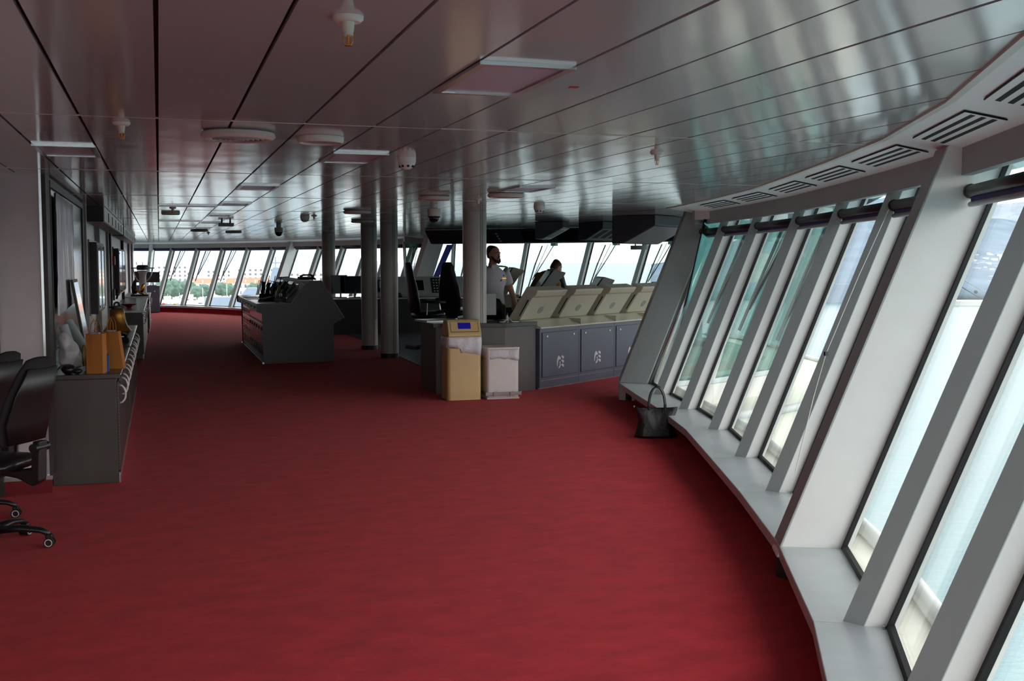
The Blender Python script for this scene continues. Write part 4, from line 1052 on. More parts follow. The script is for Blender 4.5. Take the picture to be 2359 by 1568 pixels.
# ================================================================== LEFT CABINETS
LOUV = stripe_mat('louvred_door', (40, 36, 36), (78, 72, 70), 14.0, 0.35, 'Z')
def cabinet(y0, y1, zt, nd, label, x1=-0.29, top=None, body=None):
    o = thing('storage_cabinet', label, 'cabinet', (LX + 0.005, y0, 0), 0, 'cabinets along the left wall')
    w = x1 - LX - 0.005; L = y1 - y0
    MB().box(0.0, w - 0.02, 0.0, L, 0.0, zt - 0.035).build('body', body or LAMI, o, bevel=0.003)
    MB().box(0.0, w + 0.008, -0.008, L + 0.004, zt - 0.0345, zt).build('worktop', top or LAMID, o, bevel=0.003)
    MB().tube([(w + 0.010, -0.004, zt - 0.004), (w + 0.010, L, zt - 0.004)], 0.004, 6).build('edge_strip', CHROME, o)
    dl = L / nd
    for k in range(nd):
        d = MB().box(w - 0.019, w - 0.004, k * dl + 0.006, (k + 1) * dl - 0.006, 0.09, zt - 0.06).build('door', LOUV, o, bevel=0.002)
        yc = k * dl + (0.12 if k % 2 == 0 else 0.24)
        h = []
        for q in range(9):
            a = math.pi * q / 8; h.append((w - 0.004 + 0.042 * math.sin(a), yc, zt - 0.16 + 0.065 * math.cos(a)))
        MB().tube(h, 0.007, 8).build('handle', WHITE, d, smooth=True)
        MB().cyl((w - 0.004, yc, zt - 0.075), 0.01, 0, 0.008, 10, 'X').build('lock', CHROME, d)
    MB().box(w - 0.018, w - 0.008, 0.0, L, 0.0, 0.075).build('plinth', CHROME, o)
    return o
cabinet(8.36, 10.9, 0.79, 6, 'nearest dark cabinet, with paper bags standing on it')
cabinet(11.1, 14.6, 0.79, 8, 'second dark cabinet from the camera, with the bronze bell')
cabinet(18.9, 25.2, 0.79, 9, 'pale-topped cabinet in mid distance with a red dish', x1=-0.26, top=SILL)
cabinet(25.7, 29.2, 0.80, 5, 'far pale-topped cabinet with the golden ornament', x1=-0.22, top=SILL)

# wall dressing above them
o = thing('window_board', 'grey-green glazed wall panel hung with a creased chart sheet', 'wall panel', (LX, 8.5, 0))
MB().box(0.002, 0.02, 0.0, 3.4, 0.80, 2.12).build('glass_panel', mat('green_glass_panel', (128, 138, 132), 0.18, var=0.03), o)
MB().box(0.002, 0.035, -0.04, 0.0, 0.80, 2.17).box(0.002, 0.035, 3.4, 3.5, 0.80, 2.17).box(0.002, 0.035, 0.0, 3.4, 2.12, 2.17).build('frame', DTRIM, o)
m = MB(); vs_ = []; A = 40; B = 10
for i in range(A + 1):
    for j in range(B + 1):
        yy = 0.10 + 1.75 * i / A; zt_ = 2.09 - 0.01 * i / A; zb_ = 1.20 + 0.04 * i / A
        zz = zb_ + (zt_ - zb_) * j / B
        vs_.append((0.028 + 0.012 * math.sin(i * 1.7 + j * 0.15) + 0.006 * noise.noise(Vector((i * 0.4, j * 0.5, 0))), yy, zz))
fs_ = [(i * (B + 1) + j, (i + 1) * (B + 1) + j, (i + 1) * (B + 1) + j + 1, i * (B + 1) + j + 1) for i in range(A) for j in range(B)]
q = MB().add(vs_, fs_).build('hanging_chart', PAPER, loc=(LX + 0.02, 8.5, 0), smooth=True); sm = q.modifiers.new('thick', 'SOLIDIFY'); sm.thickness = 0.001
tag(q, 'large creased white chart sheet hanging on the left wall', 'chart')
q = thing('picture_frame', 'framed picture leaning against the wall on the nearest cabinet', 'picture', (LX + 0.205, 9.62, 0.797), 0)
c = MB().box(-0.02, 0.0, -0.26, 0.26, 0.0, 0.66).build('frame', DTRIM, q, bevel=0.003); c.rotation_euler = (0, R(-9), 0)
c = MB().box(0.0005, 0.003, -0.235, 0.235, 0.025, 0.635).build('picture', mat('glossy_picture', (190, 196, 196), 0.08, var=0.4, nscale=3), q); c.rotation_euler = (0, R(-9), 0)
def roll(nm, lab, a, b, r, mm):
    q = thing(nm, lab, 'paper roll', a, 0, 'rolled charts on the nearest cabinet')
    d = Vector(b) - Vector(a)
    t = d.normalized(); L = d.length
    MB().tube([(0, 0, 0), d * 0.98, d], r, 20).build('roll', mm, q, smooth='auto')
    MB().tube([d * 0.99, d * 1.004], r * 0.72, 16).build('core', BRASS, q)
roll('paper_roll', 'pale grey rolled chart leaning left of the framed picture', (-0.50, 8.95, 0.83), (-0.68, 9.22, 1.12), 0.035, TUBEP)
roll('paper_roll', 'rolled chart with open end in a plastic bag', (-0.585, 8.62, 0.82), (-0.68, 8.72, 1.12), 0.034, TUBEP)
q = thing('plastic_bag', 'crumpled translucent white plastic bag on the nearest cabinet', 'plastic bag', (-0.645, 8.64, 0.79))
m = MB(); m.ball((0, 0, 0.14), 0.065, 0.09, 0.150, 40, 28)
for i in range(len(m.v)):
    x, y_, z = m.v[i]; k = noise.noise(Vector((x * 18, y_ * 15, z * 10))) * 0.05 + noise.noise(Vector((x * 40, y_ * 36, z * 30))) * 0.02
    s_ = 1 + k * 6; tw = max(0, (z - 0.16)) * 2.2
    m.v[i] = (x * s_ * (1 - tw * 0.9) - tw * 0.12, y_ * s_ * (1 - tw * 0.8), max(0.0, z * (1 + k)))
m.build('bag', LINER, q, smooth=True)
def paperbag(lab, x, y_, rz, w, d, h, lean, z=0.79):
    q = thing('paper_bag', lab, 'paper bag', (x, y_, z), rz, 'brown paper bags on the nearest cabinet')
    m = MB()
    def lv(f): 
        px = lean * h * f; k = 0.012 * math.sin(math.pi * f)
        return [(-w / 2 + px, -d / 2, h * f), (-0.012 + px, -d / 2 - 0.006 * f, h * f), (w / 2 + px, -d / 2, h * f), (w / 2 - k * f + px, 0, h * f), (w / 2 + px, d / 2, h * f), (-w / 2 + px, d / 2, h * f), (-w / 2 + k * f + px, 0, h * f)]
    vs_ = []
    for f in (0, 0.2, 0.4, 0.6, 0.8, 1.0): vs_ += lv(f)
    fs_ = [(i * 7 + k, i * 7 + (k + 1) % 7, (i + 1) * 7 + (k + 1) % 7, (i + 1) * 7 + k) for i in range(5) for k in range(7)] + [(6, 5, 4, 3, 2, 1, 0)]
    c = m.add(vs_, fs_).build('bag', BROWN, q); sm = c.modifiers.new('thick', 'SOLIDIFY'); sm.thickness = 0.0015
    for s in (-1, 1):
        px = lean * h
        MB().tube([(px - w * 0.22, s * d / 2, h - 0.01), (px - w * 0.16, s * d * 0.45, h + 0.07), (px, s * d * 0.4, h + 0.105), (px + w * 0.16, s * d * 0.45, h + 0.07), (px + w * 0.22, s * d / 2, h - 0.01)], 0.0035, 6).build('handle', BROWN, q, smooth=True)
    MB().box(-w / 2 + px + 0.02, w / 2 + px - 0.03, -d * 0.25, d * 0.2, h * 0.85, h + 0.008).build('packet', mat('packet_lilac', (170, 168, 186), 0.4), q)
paperbag('upright brown paper bag on the nearest cabinet end', -0.445, 8.47, R(-14), 0.115, 0.10, 0.285, 0.0)
paperbag('slumped brown paper bag nearer the aisle edge', -0.318, 8.80, R(-10), 0.11, 0.095, 0.28, -0.12)
q = MB().box(-0.03, 0.03, -0.05, 0.05, 0, 0.12).build('carton', mat('blue_carton', (28, 84, 150), 0.5), loc=(-0.395, 8.585, 0.79)); tag(q, 'small blue carton between the two paper bags', 'box')
q = MB().box(-0.02, 0.02, -0.03, 0.03, 0, 0.11).build('carton', WHITE, loc=(-0.385, 8.62, 0.79)); q.location = (-0.33, 9.35, 0.79); tag(q, 'small white carton behind the slumped paper bag', 'box')
q = thing('rope_coil', 'coil of tan rope behind the upright paper bag', 'rope', (-0.51, 8.80, 0.79))
for k in range(4): 
    c = MB().ring((0, 0, 0.09), 0.07 + 0.006 * k, 0.011, 26, 8, 'X').build('rope_turn', mat('tan_rope', (150, 116, 70), 0.9, bump=0.5, bscale=80), q, smooth=True); c.location = (0.022 * k - 0.04, 0, 0.012 + 0.008 * (k % 2)); c.rotation_euler = (0, 0.15 * k, 0.2 * k)
q = MB().ball((0, 0, 0.035), 0.05, 0.09, 0.035).ball((0.06, -0.01, 0.02), 0.035, 0.04, 0.02).build('black_pouch', BLKL, loc=(-0.635, 8.45, 0.79), smooth=True); tag(q, 'flat black pouch lying at the cabinet corner', 'pouch')
q = thing('bronze_bell', 'large bronze ship bell standing on the second cabinet', 'bell', (-0.475, 13.5, 0.79))
MB().lathe([(0.155, 0.0), (0.150, 0.012), (0.118, 0.05), (0.096, 0.11), (0.085, 0.18), (0.080, 0.235), (0.062, 0.262), (0.0, 0.27)], n=40).build('body', BRASS, q, smooth='auto')
MB().ring((0, 0, 0.30), 0.028, 0.011, 20, 8, 'Y').build('crown_loop', BLKP, q, smooth=True)
MB().cyl((0, 0, 0), 0.085, 0.262, 0.285, 30).build('cap_plate', BLKP, q)
q = thing('desk_telephone', 'black box telephone on the second dark cabinet', 'telephone', (-0.40, 11.75, 0.79), R(20))
MB().prism([(-0.09, 0.0), (0.09, 0.0), (0.09, 0.07), (-0.06, 0.035)], -0.075, 0.075, lambda a, b, c: (c, a, b)).build('base', BLKP, q, bevel=0.005)
MB().tube([(-0.08, 0.0, 0.06), (-0.04, 0.0, 0.085), (0.04, 0.0, 0.085), (0.08, 0.0, 0.06)], [0.02, 0.013, 0.013, 0.02], 10).build('handset', BLKP, q, smooth=True)
MB().box(-0.02, 0.03, -0.06, -0.04, 0.045, 0.052).build('key_pad', WHITE, q)
q = thing('red_dish', 'small red dish on the pale-topped mid cabinet', 'dish', (-0.50, 19.6, 0.79))
MB().lathe([(0.05, 0.0), (0.05, 0.012), (0.03, 0.02), (0.06, 0.05), (0.13, 0.075), (0.125, 0.08), (0.05, 0.056), (0.0, 0.05)], n=28).build('bowl', RED, q, smooth='auto')
q = MB().lathe([(0.0, 0.0), (0.05, 0.0), (0.055, 0.12), (0.04, 0.16), (0.02, 0.19), (0.0, 0.19)], n=18).build('red_canister', RED, loc=(-0.50, 14.3, 0.79), smooth='auto'); tag(q, 'red canister partly behind the bronze bell', 'canister')

# overhead cabinets, wall cases, fire point
for (y0, y1, lab) in ((12.75, 19.4, 'long white overhead wall cupboard with dark near end'), (19.9, 29.0, 'farther white overhead wall cupboard')):
    q = thing('wall_cupboard', lab, 'cupboard', (LX + 0.003, y0, 0), 0, 'overhead cupboards on the left wall')
    MB().box(0.0, 0.19, 0.0, y1 - y0, 2.02, 2.188).build('carcass', OFFW, q)
    MB().box(0.0, 0.19, -0.012, 0.0, 2.02, 2.188).build('end_panel', DTRIM, q)
    n_ = int((y1 - y0) / 1.1); dl = (y1 - y0) / n_
    for k in range(n_):
        d = MB().box(0.191, 0.20, k * dl + 0.004, (k + 1) * dl - 0.004, 2.025, 2.183).build('door', OFFW, q); MB().box(0.2005, 0.208, k * dl + dl - 0.1, k * dl + dl - 0.085, 2.04, 2.15).build('handle', BLKP, d)
for (y0, y1, lab, mm) in ((12.74, 14.3, 'dark-sided wall display case nearest on the left wall', 0), (19.4, 23.0, 'farther dark-sided wall display case on the left wall', 1)):
    q = thing('display_case', lab, 'display case', (LX + 0.003, y0, 0), 0, 'display cases on the left wall')
    MB().box(0.04, 0.115, 0.0, y1 - y0, 1.02, 1.80).build('case', DTRIM, q, bevel=0.003)
    MB().box(0.0, 0.04, 0.02, y1 - y0 - 0.02, 1.0, 1.83).build('back_plate', WALLG, q)
    MB().box(0.1155, 0.122, 0.03, y1 - y0 - 0.03, 1.05, 1.77).build('glazing', mat('case_glass', (120, 128, 134), 0.06, var=0.35, nscale=2.5), q)
    for k in range(3): MB().box(0.1225, 0.128, 0.03 + (y1 - y0 - 0.1) * k / 2, 0.07 + (y1 - y0 - 0.1) * k / 2, 1.05, 1.77).build('glazing_bar', OFFW, q)
    for zz in (1.1, 1.72): MB().cyl((0.128, 0.05, zz), 0.012, 0, 0.01, 10, 'X').build('lock', GOLD, q)
q = thing('fire_call_point', 'small red fire call point between the display cases', 'alarm', (LX + 0.003, 18.6, 1.6))
MB().box(0.0, 0.09, -0.06, 0.06, -0.07, 0.07).build('box', RED, q, bevel=0.006); MB().box(0.0905, 0.093, -0.035, 0.035, -0.03, 0.03).build('glass_window', WHITE, q)
for k, (yy, ww, mm) in enumerate([(12.1, 0.10, WALLG), (14.75, 0.12, WALLG), (17.3, 0.10, WALLG), (18.2, 0.3, DTRIM), (24.5, 0.15, DTRIM), (29.6, 0.2, WALLG), (33.0, 0.2, WALLG)]):
    q = MB().box(LX + 0.001, LX + 0.055, yy, yy + ww, 0.0, 2.188).build('trim_%d' % (5 + k), mm); tag(q, 'upright wall pilaster on the left wall, %s from the camera' % ORD[k], 'trim', kind='structure')
q = MB().box(LX + 0.001, LX + 0.02, 14.9, 17.2, 0.02, 2.05).build('door_2', OFFW); tag(q, 'pale sliding door in the left wall between cabinets', 'door', kind='structure')
q = thing('wall_telephone', 'small black wall handset hanging above the pale-topped cabinet', 'telephone', (LX + 0.01, 18.3, 0.98))
MB().box(0.05, 0.08, -0.05, 0.05, 0.0, 0.18).build('cradle', BLKP, q, bevel=0.005); MB().tube([(0.10, 0, 0.02), (0.12, 0, 0.09), (0.10, 0, 0.17)], 0.016, 8).build('handset', BLKP, q, smooth=True)

# golden ornament: ship-shaped trophy on a plinth
q = thing('golden_ornament', 'golden eagle-like trophy on a dark plinth on the far cabinet', 'trophy', (-0.42, 26.3, 0.80))
MB().box(-0.20, 0.18, -0.14, 0.14, 0.0, 0.035).build('plinth', NAVYD, q, bevel=0.004)
MB().tube([(-0.15, 0, 0.04), (-0.10, 0, 0.14), (0.0, 0, 0.08), (0.10, 0, 0.04)], [0.02, 0.03, 0.03, 0.015], 10).build('base_curl', GOLD, q, smooth=True)
MB().loft([((0.02, 0, 0.06), 0.02, 0.02), ((0.05, 0, 0.16), 0.05, 0.05), ((0.06, 0, 0.24), 0.035, 0.035), ((0.10, 0, 0.27), 0.015, 0.015)], (1, 0, 0), 12).build('figure', GOLD, q, smooth=True)
MB().loft([((-0.12, 0.0, 0.05), 0.05, 0.03), ((-0.13, 0, 0.2), 0.06, 0.035), ((-0.10, 0, 0.36), 0.025, 0.02)], (1, 0, 0), 12).build('dark_figure', DTRIM, q, smooth=True)
q = thing('pelorus_stand', 'grey compass repeater on a tall pedestal by the far window', 'compass', (-0.42, 31.2, 0))
MB().lathe([(0.20, 0.0), (0.20, 0.03), (0.11, 0.06), (0.085, 1.16), (0.10, 1.26), (0.15, 1.33), (0.0, 1.34)], n=28).build('pedestal', HOUSG, q, smooth='auto')
MB().lathe([(0.0, 1.345), (0.15, 1.345), (0.16, 1.44), (0.12, 1.48), (0.0, 1.485)], n=28).build('compass_bowl', NAVYD, q, smooth='auto')
h = [(0.24 * math.cos(R(180 + 180 * k / 12)), 0, 1.38 + 0.36 * math.sin(R(180 + 180 * k / 12))) for k in range(13)]
MB().tube(h, 0.014, 8).build('gimbal_ring', CHROME, q, smooth=True)
MB().tube([(-0.30, 0, 1.40), (0.30, 0, 1.40)], 0.014, 8).build('cross_bar', BLKP, q)
for s in (-0.14, 0.0, 0.14): MB().tube([(s, 0, 1.48), (s * 1.2, 0, 1.56)], 0.008, 6).build('sight_vane', BLKP, q)
q = thing('wing_console', 'navy wing console with white emblem at the far end', 'console', (-0.36, 35.6, 0))
MB().box(-0.36, 0.36, 0.0, 0.55, 0.02, 0.80).build('body', NAVY, q, bevel=0.004)
MB().box(-0.375, 0.375, -0.02, 0.57, 0.8005, 0.83).build('worktop', NAVY, q, bevel=0.004)
d = MB().box(-0.32, 0.32, -0.012, 0.0, 0.10, 0.72).build('door', NAVY, q, bevel=0.003)
logo(d, 0.02, 0.36, 0.2, -0.0125)
for s in (-0.28, 0.22): MB().cyl((s, -0.012, 0.66), 0.018, -0.006, 0.0, 12, 'Y').build('latch', CHROME, d)
flatmon('flat_monitor', 'dark monitor back on the far wing console, left one', (-0.58, 35.75, 0.83), R(4), 0.30, 0.34, group='monitors on the far wing console')
flatmon('flat_monitor', 'dark monitor back on the far wing console, right one', (-0.19, 35.75, 0.83), R(-4), 0.40, 0.32, group='monitors on the far wing console')

# ================================================================== OFFICE CHAIRS
def office_chair(x, y, rz, label, lift=0.0):
    o = thing('office_chair', label, 'chair', (x, y, 0), rz, 'black swivel office chairs')
    # faces local -X ; backrest on local +X
    MB().loft([((0.205, 0, 0.60 + lift), 0.15, 0.02), ((0.20, 0, 0.63 + lift), 0.20, 0.035), ((0.215, 0, 0.72 + lift), 0.21, 0.042), ((0.26, 0, 0.86 + lift), 0.19, 0.04), ((0.315, 0, 1.0 + lift), 0.155, 0.035), ((0.34, 0, 1.06 + lift), 0.12, 0.03), ((0.345, 0, 1.075 + lift), 0.07, 0.015)], (0, 1, 0), 22).build('backrest', FABR, o, smooth=True)
    MB().loft([((0.245, 0, 0.61 + lift), 0.16, 0.012), ((0.255, 0, 0.72 + lift), 0.19, 0.014), ((0.305, 0, 0.88 + lift), 0.17, 0.014), ((0.355, 0, 1.02 + lift), 0.13, 0.012)], (0, 1, 0), 18).build('back_shell', BLKP, o, smooth=True)
    MB().loft([((-0.27, 0, 0.48 + lift), 0.18, 0.025), ((-0.22, 0, 0.49 + lift), 0.225, 0.045), ((0.0, 0, 0.49 + lift), 0.24, 0.045), ((0.15, 0, 0.49 + lift), 0.22, 0.045), ((0.21, 0, 0.485 + lift), 0.15, 0.025)], (0, 1, 0), 20).build('seat', BLKL, o, smooth=True)
    MB().prism([(0.05, 0.43 + lift), (0.20, 0.41 + lift), (0.29, 0.37 + lift), (0.335, 0.40 + lift), (0.345, 0.62 + lift), (0.30, 0.62 + lift), (0.285, 0.47 + lift), (0.20, 0.455 + lift), (0.05, 0.46 + lift)], -0.035, 0.035, lambda a, b, c: (a, c, b)).build('back_bracket', BLKP, o, bevel=0.008)
    MB().cyl((0.32, 0, 0.585 + lift), 0.025, -0.06, 0.06, 16, 'Y').build('adjust_knob', BLKP, o, smooth='auto')
    MB().box(-0.12, 0.10, -0.09, 0.09, 0.41 + lift, 0.445 + lift).build('mechanism', BLKP, o, bevel=0.006)
    MB().lathe([(0.03, 0.10), (0.03, 0.25), (0.02, 0.25), (0.02, 0.415 + lift)], n=18).build('gas_lift', CHROME, o, smooth='auto')
    for s in (-1, 1):
        MB().tube([(-0.15, s * 0.27, 0.70 + lift), (0.08, s * 0.27, 0.70 + lift)], 0.018, 10).build('arm_pad', BLKP, o, smooth=True)
        MB().tube([(-0.02, s * 0.27, 0.69 + lift), (-0.02, s * 0.26, 0.47 + lift), (-0.02, s * 0.1, 0.43 + lift)], 0.013, 8).build('arm_post', BLKP, o, smooth=True)
    MB().cyl((0, 0, 0), 0.05, 0.07, 0.13, 18).build('hub', BLKP, o, smooth='auto')
    for k in range(5):
        a = 2 * math.pi * k / 5 + 0.35
        lg = MB().loft([((0.03, 0, 0.105), 0.035, 0.022), ((0.16, 0, 0.112), 0.03, 0.02), ((0.26, 0, 0.098), 0.024, 0.016), ((0.31, 0, 0.075), 0.02, 0.014)], (0, 1, 0), 12).build('base_leg', BLKP, o, smooth=True); lg.rotation_euler = (0, 0, a)
        cs = MB().box(0.288, 0.325, -0.022, 0.022, 0.05, 0.075).build('caster_hood', BLKP, lg, bevel=0.006)
        for s in (-0.018, 0.018):
            MB().cyl((0.307, s, 0.029), 0.028, -0.009, 0.009, 22, 'Y').build('caster_wheel', BLKP, lg, smooth='auto')
            MB().ring((0.307, s * 1.5, 0.029), 0.019, 0.003, 22, 6, 'Y').build('caster_ring', OFFW, lg)
office_chair(-0.92, 6.62, R(-30), 'black swivel office chair at the left edge, nearest the camera')
office_chair(-1.19, 7.42, R(-24), 'second black swivel chair behind the nearest one', -0.03)
office_chair(4.22, 14.25, R(-100), 'black task chair behind the grey counter, half hidden', 0.03)

# ================================================================== OUTSIDE: harbour, town, hills
SEA_Z = -30.0
def brg(px): return math.atan((px - 1179.5) / 2535.0) + R(17.748)
def polar(px, dist):
    b = brg(px); d = dist / math.cos(b - R(17.748)); return (d * math.sin(b), d * math.cos(b))
def zat(py, depth): return EYE + (600.0 - py) * depth / 2535.0
wm = bpy.data.materials.new('harbour_water'); wm.use_nodes = True
nt = wm.node_tree; b = nt.nodes['Principled BSDF']
b.inputs['Base Color'].default_value = (0.095, 0.185, 0.19, 1); b.inputs['Roughness'].default_value = 0.28; b.inputs['IOR'].default_value = 1.33
g = nt.nodes.new('ShaderNodeNewGeometry'); mp = nt.nodes.new('ShaderNodeMapping'); mp.inputs['Scale'].default_value = (0.25, 0.6, 1); mp.inputs['Rotation'].default_value = (0, 0, R(25))
n1 = nt.nodes.new('ShaderNodeTexNoise'); n1.inputs['Scale'].default_value = 0.9; n1.inputs['Detail'].default_value = 6; n1.inputs['Roughness'].default_value = 0.65
bp = nt.nodes.new('ShaderNodeBump'); bp.inputs['Strength'].default_value = 0.4; bp.inputs['Distance'].default_value = 0.5
nt.links.new(g.outputs['Position'], mp.inputs[0]); nt.links.new(mp.outputs[0], n1.inputs['Vector']); nt.links.new(n1.outputs[0], bp.inputs['Height']); nt.links.new(bp.outputs[0], b.inputs['Normal'])
m = MB(); N = 64
m.add([(15000 * math.cos(2 * math.pi * k / N), 15000 * math.sin(2 * math.pi * k / N), SEA_Z) for k in range(N)], [tuple(range(N))])
sea = m.build('harbour_water', wm); tag(sea, 'pale teal rippled harbour water outside the windows', 'water', kind='stuff')

def ridge(name, label, px0, px1, d0, d1, heights, mcol, seed, rows=14, cols=90):
    """hillside rising from the shore at depth d0 to a crest at depth d1; heights = list of (px, crest image row)"""
    vs_ = []
    for i in range(cols + 1):
        px = px0 + (px1 - px0) * i / cols
        hp = heights[0][1]
        for (a, ha), (b_, hb) in zip(heights, heights[1:]):
            if a <= px <= b_: hp = ha + (hb - ha) * (px - a) / (b_ - a)
        if px > heights[-1][0]: hp = heights[-1][1]
        top = zat(hp, d1)
        for j in range(rows + 1):
            f = j / rows; d = d0 + (d1 - d0) * f
            x, y = polar(px, d)
            z = SEA_Z + 1.0 + (top - SEA_Z - 1) * (f ** 1.25)
            z += (noise.noise(Vector((x * 0.004, y * 0.004, seed))) * 26 + noise.noise(Vector((x * 0.015, y * 0.015, seed))) * 8) * f
            vs_.append((x, y, z))
    fs_ = [(i * (rows + 1) + j, (i + 1) * (rows + 1) + j, (i + 1) * (rows + 1) + j + 1, i * (rows + 1) + j + 1) for i in range(cols) for j in range(rows)]
    # outer skirt behind the crest gives the hill a back
    o = MB().add(vs_, fs_).build(name, mcol, smooth=True); s_ = o.modifiers.new('body', 'SOLIDIFY'); s_.thickness = 6
    return tag(o, label, 'hill', kind='structure')
HAZELIME = mat('hazed_limestone_hill', (146, 156, 166), 0.95, var=0.14, nscale=0.012)  # pale limestone with distance haze mixed into the base colour
HAZESCRUB = mat('hazed_scrub_hill', (104, 122, 138), 0.95, var=0.22, nscale=0.02)  # scrub tone shifted blue-grey, painting the haze of distance
ridge('hillside', 'hazy wooded hillside behind the far shore on the right', 1500, 2900, 880, 2600, [(1500, 629), (1620, 590), (1750, 545), (1950, 475), (2100, 455), (2250, 500), (2400, 530), (2900, 560)], HAZESCRUB, 1.0)
ridge('mountain', 'pale far mountain ridge on the right', 1700, 3000, 3000, 5200, [(1700, 613), (1900, 545), (2150, 500), (2270, 478), (2340, 468), (2500, 440), (3000, 470)], HAZELIME, 2.0)
ridge('mountain', 'pale hazy mountain behind the town at the far end', -200, 1000, 1500, 3800, [(-200, 575), (200, 560), (400, 548), (560, 552), (700, 580), (1000, 620)], HAZELIME, 3.0)
HSEW = mat('pale_render', (222, 214, 202), 0.8, var=0.08, nscale=0.05)
TILE = mat('red_roof_tiles', (196, 124, 98), 0.85, var=0.12, nscale=0.1)
SHUT = mat('window_dark', (92, 100, 110), 0.4, var=0.1)
QUAY = mat('quay_concrete', (206, 204, 196), 0.9, var=0.06, nscale=0.03)
LEAF = mat('tree_leaves', (84, 108, 94), 0.9, var=0.35, nscale=0.35)
TRUNK = mat('tree_bark', (92, 78, 64), 0.9)
HULLW = mat('boat_white', (232, 234, 236), 0.4)
GREYS = mat('warship_grey', (138, 152, 168), 0.6, var=0.05, nscale=0.05)
def quad_pts(px0, px1, d0, d1): return [polar(px0, d0), polar(px1, d0), polar(px1, d1), polar(px0, d1)]
q = MB().prism(quad_pts(150, 1050, 800, 1250), SEA_Z - 2, SEA_Z + 1.6).build('quay', QUAY); tag(q, 'long concrete quay in front of the old town', 'quay', kind='structure')
q = MB().prism(quad_pts(2130, 2330, 770, 800), SEA_Z - 2, SEA_Z + 3.2).build('breakwater', QUAY); tag(q, 'low white breakwater on the water at right', 'breakwater', kind='structure')
def house(px, depth, w, d, ztop, roof, label, storeys=3, nw=6, hip=True):
    x, y = polar(px, depth); zb = SEA_Z + 1.6
    o = thing('town_house', label, 'building', (x, y, zb), -brg(px), 'buildings across the harbour')
    h = ztop - zb; rh = h * 0.28 if hip else 0.0
    MB().box(-w / 2, w / 2, 0, d, 0, h - rh).build('wall', HSEW, o)
    if hip:
        e = 0.6; i = d * 0.5
        rr = MB().add([(-w / 2 - e, -e, h - rh), (w / 2 + e, -e, h - rh), (w / 2 + e, d + e, h - rh), (-w / 2 - e, d + e, h - rh), (-w / 2 + i * 0.7, d / 2, h), (w / 2 - i * 0.7, d / 2, h)],
                 [(0, 1, 5, 4), (1, 2, 5), (2, 3, 4, 5), (3, 0, 4), (3, 2, 1, 0)]).build('roof', TILE, o)
        for k in range(max(2, nw // 2)):
            xx = -w * 0.32 + w * 0.64 * k / (max(2, nw // 2) - 1)
            MB().prism([(xx - 0.7, h - rh * 0.95), (xx + 0.7, h - rh * 0.95), (xx + 0.7, h - rh * 0.5), (xx, h - rh * 0.3), (xx - 0.7, h - rh * 0.5)], d * 0.04, d * 0.25, lambda a, b_, c: (a, c, b_)).build('dormer', HSEW, rr)
    else:
        MB().box(-w / 2 - 0.3, w / 2 + 0.3, -0.3, d + 0.3, h, h + 0.6).build('roof', QUAY, o)
    for s in range(storeys):
        for k in range(nw):
            xx = -w / 2 + w * (k + 0.5) / nw; zz = (h - rh) * (s + 0.3) / storeys
            MB().box(xx - w / nw * 0.2, xx + w / nw * 0.2, -0.15, 0.1, zz, zz + (h - rh) / storeys * 0.5).build('window', SHUT, o)
house(578, 930, 38, 14, zat(640, 930), 1, 'long red-roofed old building across the harbour, rightmost', 2, 9)
house(533, 965, 15, 14, zat(641, 960), 1, 'red-roofed old building across the harbour, middle one', 3, 5)
house(468, 950, 26, 14, zat(641, 955), 1, 'red-roofed old building across the harbour, above the yachts', 3, 6)
house(398, 1120, 30, 14, zat(612, 1120), 0, 'pale apartment block above the harbour trees', 6, 6, False)
house(425, 1150, 22, 14, zat(626, 1150), 0, 'lower pale apartment block right of the tall one', 4, 5, False)
house(505, 1180, 26, 14, zat(622, 1180), 0, 'pale apartment block behind the red roofs', 5, 5, False)
house(590, 1190, 40, 14, zat(618, 1190), 0, 'wide pale apartment block behind the long red roof', 5, 7, False)
house(700, 1100, 40, 14, zat(628, 1100), 0, 'pale flat-roofed block right of the grey warship', 4, 7, False)
house(760, 1150, 30, 14, zat(635, 1150), 0, 'small pale block farthest right across the harbour', 3, 5, False)
TREESEED = [0]
def tree(px, depth, ztop, r, label):
    x, y = polar(px, depth); zb = SEA_Z + 1.6; TREESEED[0] += 1
    o = thing('harbour_tree', label, 'tree', (x, y, zb), 0, 'trees along the harbour quay')
    h = ztop - zb
    MB().cyl((0, 0, 0), 0.35, 0, h * 0.4, 8).build('trunk', TRUNK, o)
    bm = bmesh.new(); bmesh.ops.create_icosphere(bm, subdivisions=4, radius=1.0)
    for v in bm.verts:
        p = v.co.copy(); k = 1 + 0.28 * noise.noise(p * 2.2 + Vector((TREESEED[0], 0, 0))) + 0.16 * noise.noise(p * 6)
        v.co = Vector((p.x * r * k, p.y * r * k, h * 0.58 + p.z * h * 0.42 * k))
    me = bpy.data.meshes.new('crown'); bm.to_mesh(me); bm.free(); me.materials.append(LEAF); place('crown', me, o, smooth=True)
for k, (px, dp, yt, r) in enumerate([(376, 845, 646, 7), (396, 862, 643, 7.5), (414, 881, 648, 7), (432, 900, 646, 6.5), (454, 850, 659, 5.5), (472, 868, 655, 5.5), (512, 880, 650, 6.5), (528, 898, 653, 5.5), (585, 860, 652, 6), (602, 880, 656, 5)]):
    tree(px, dp, zat(yt, dp), r, 'green harbour tree seen through the far windows, %s from the left' % ORD[k])
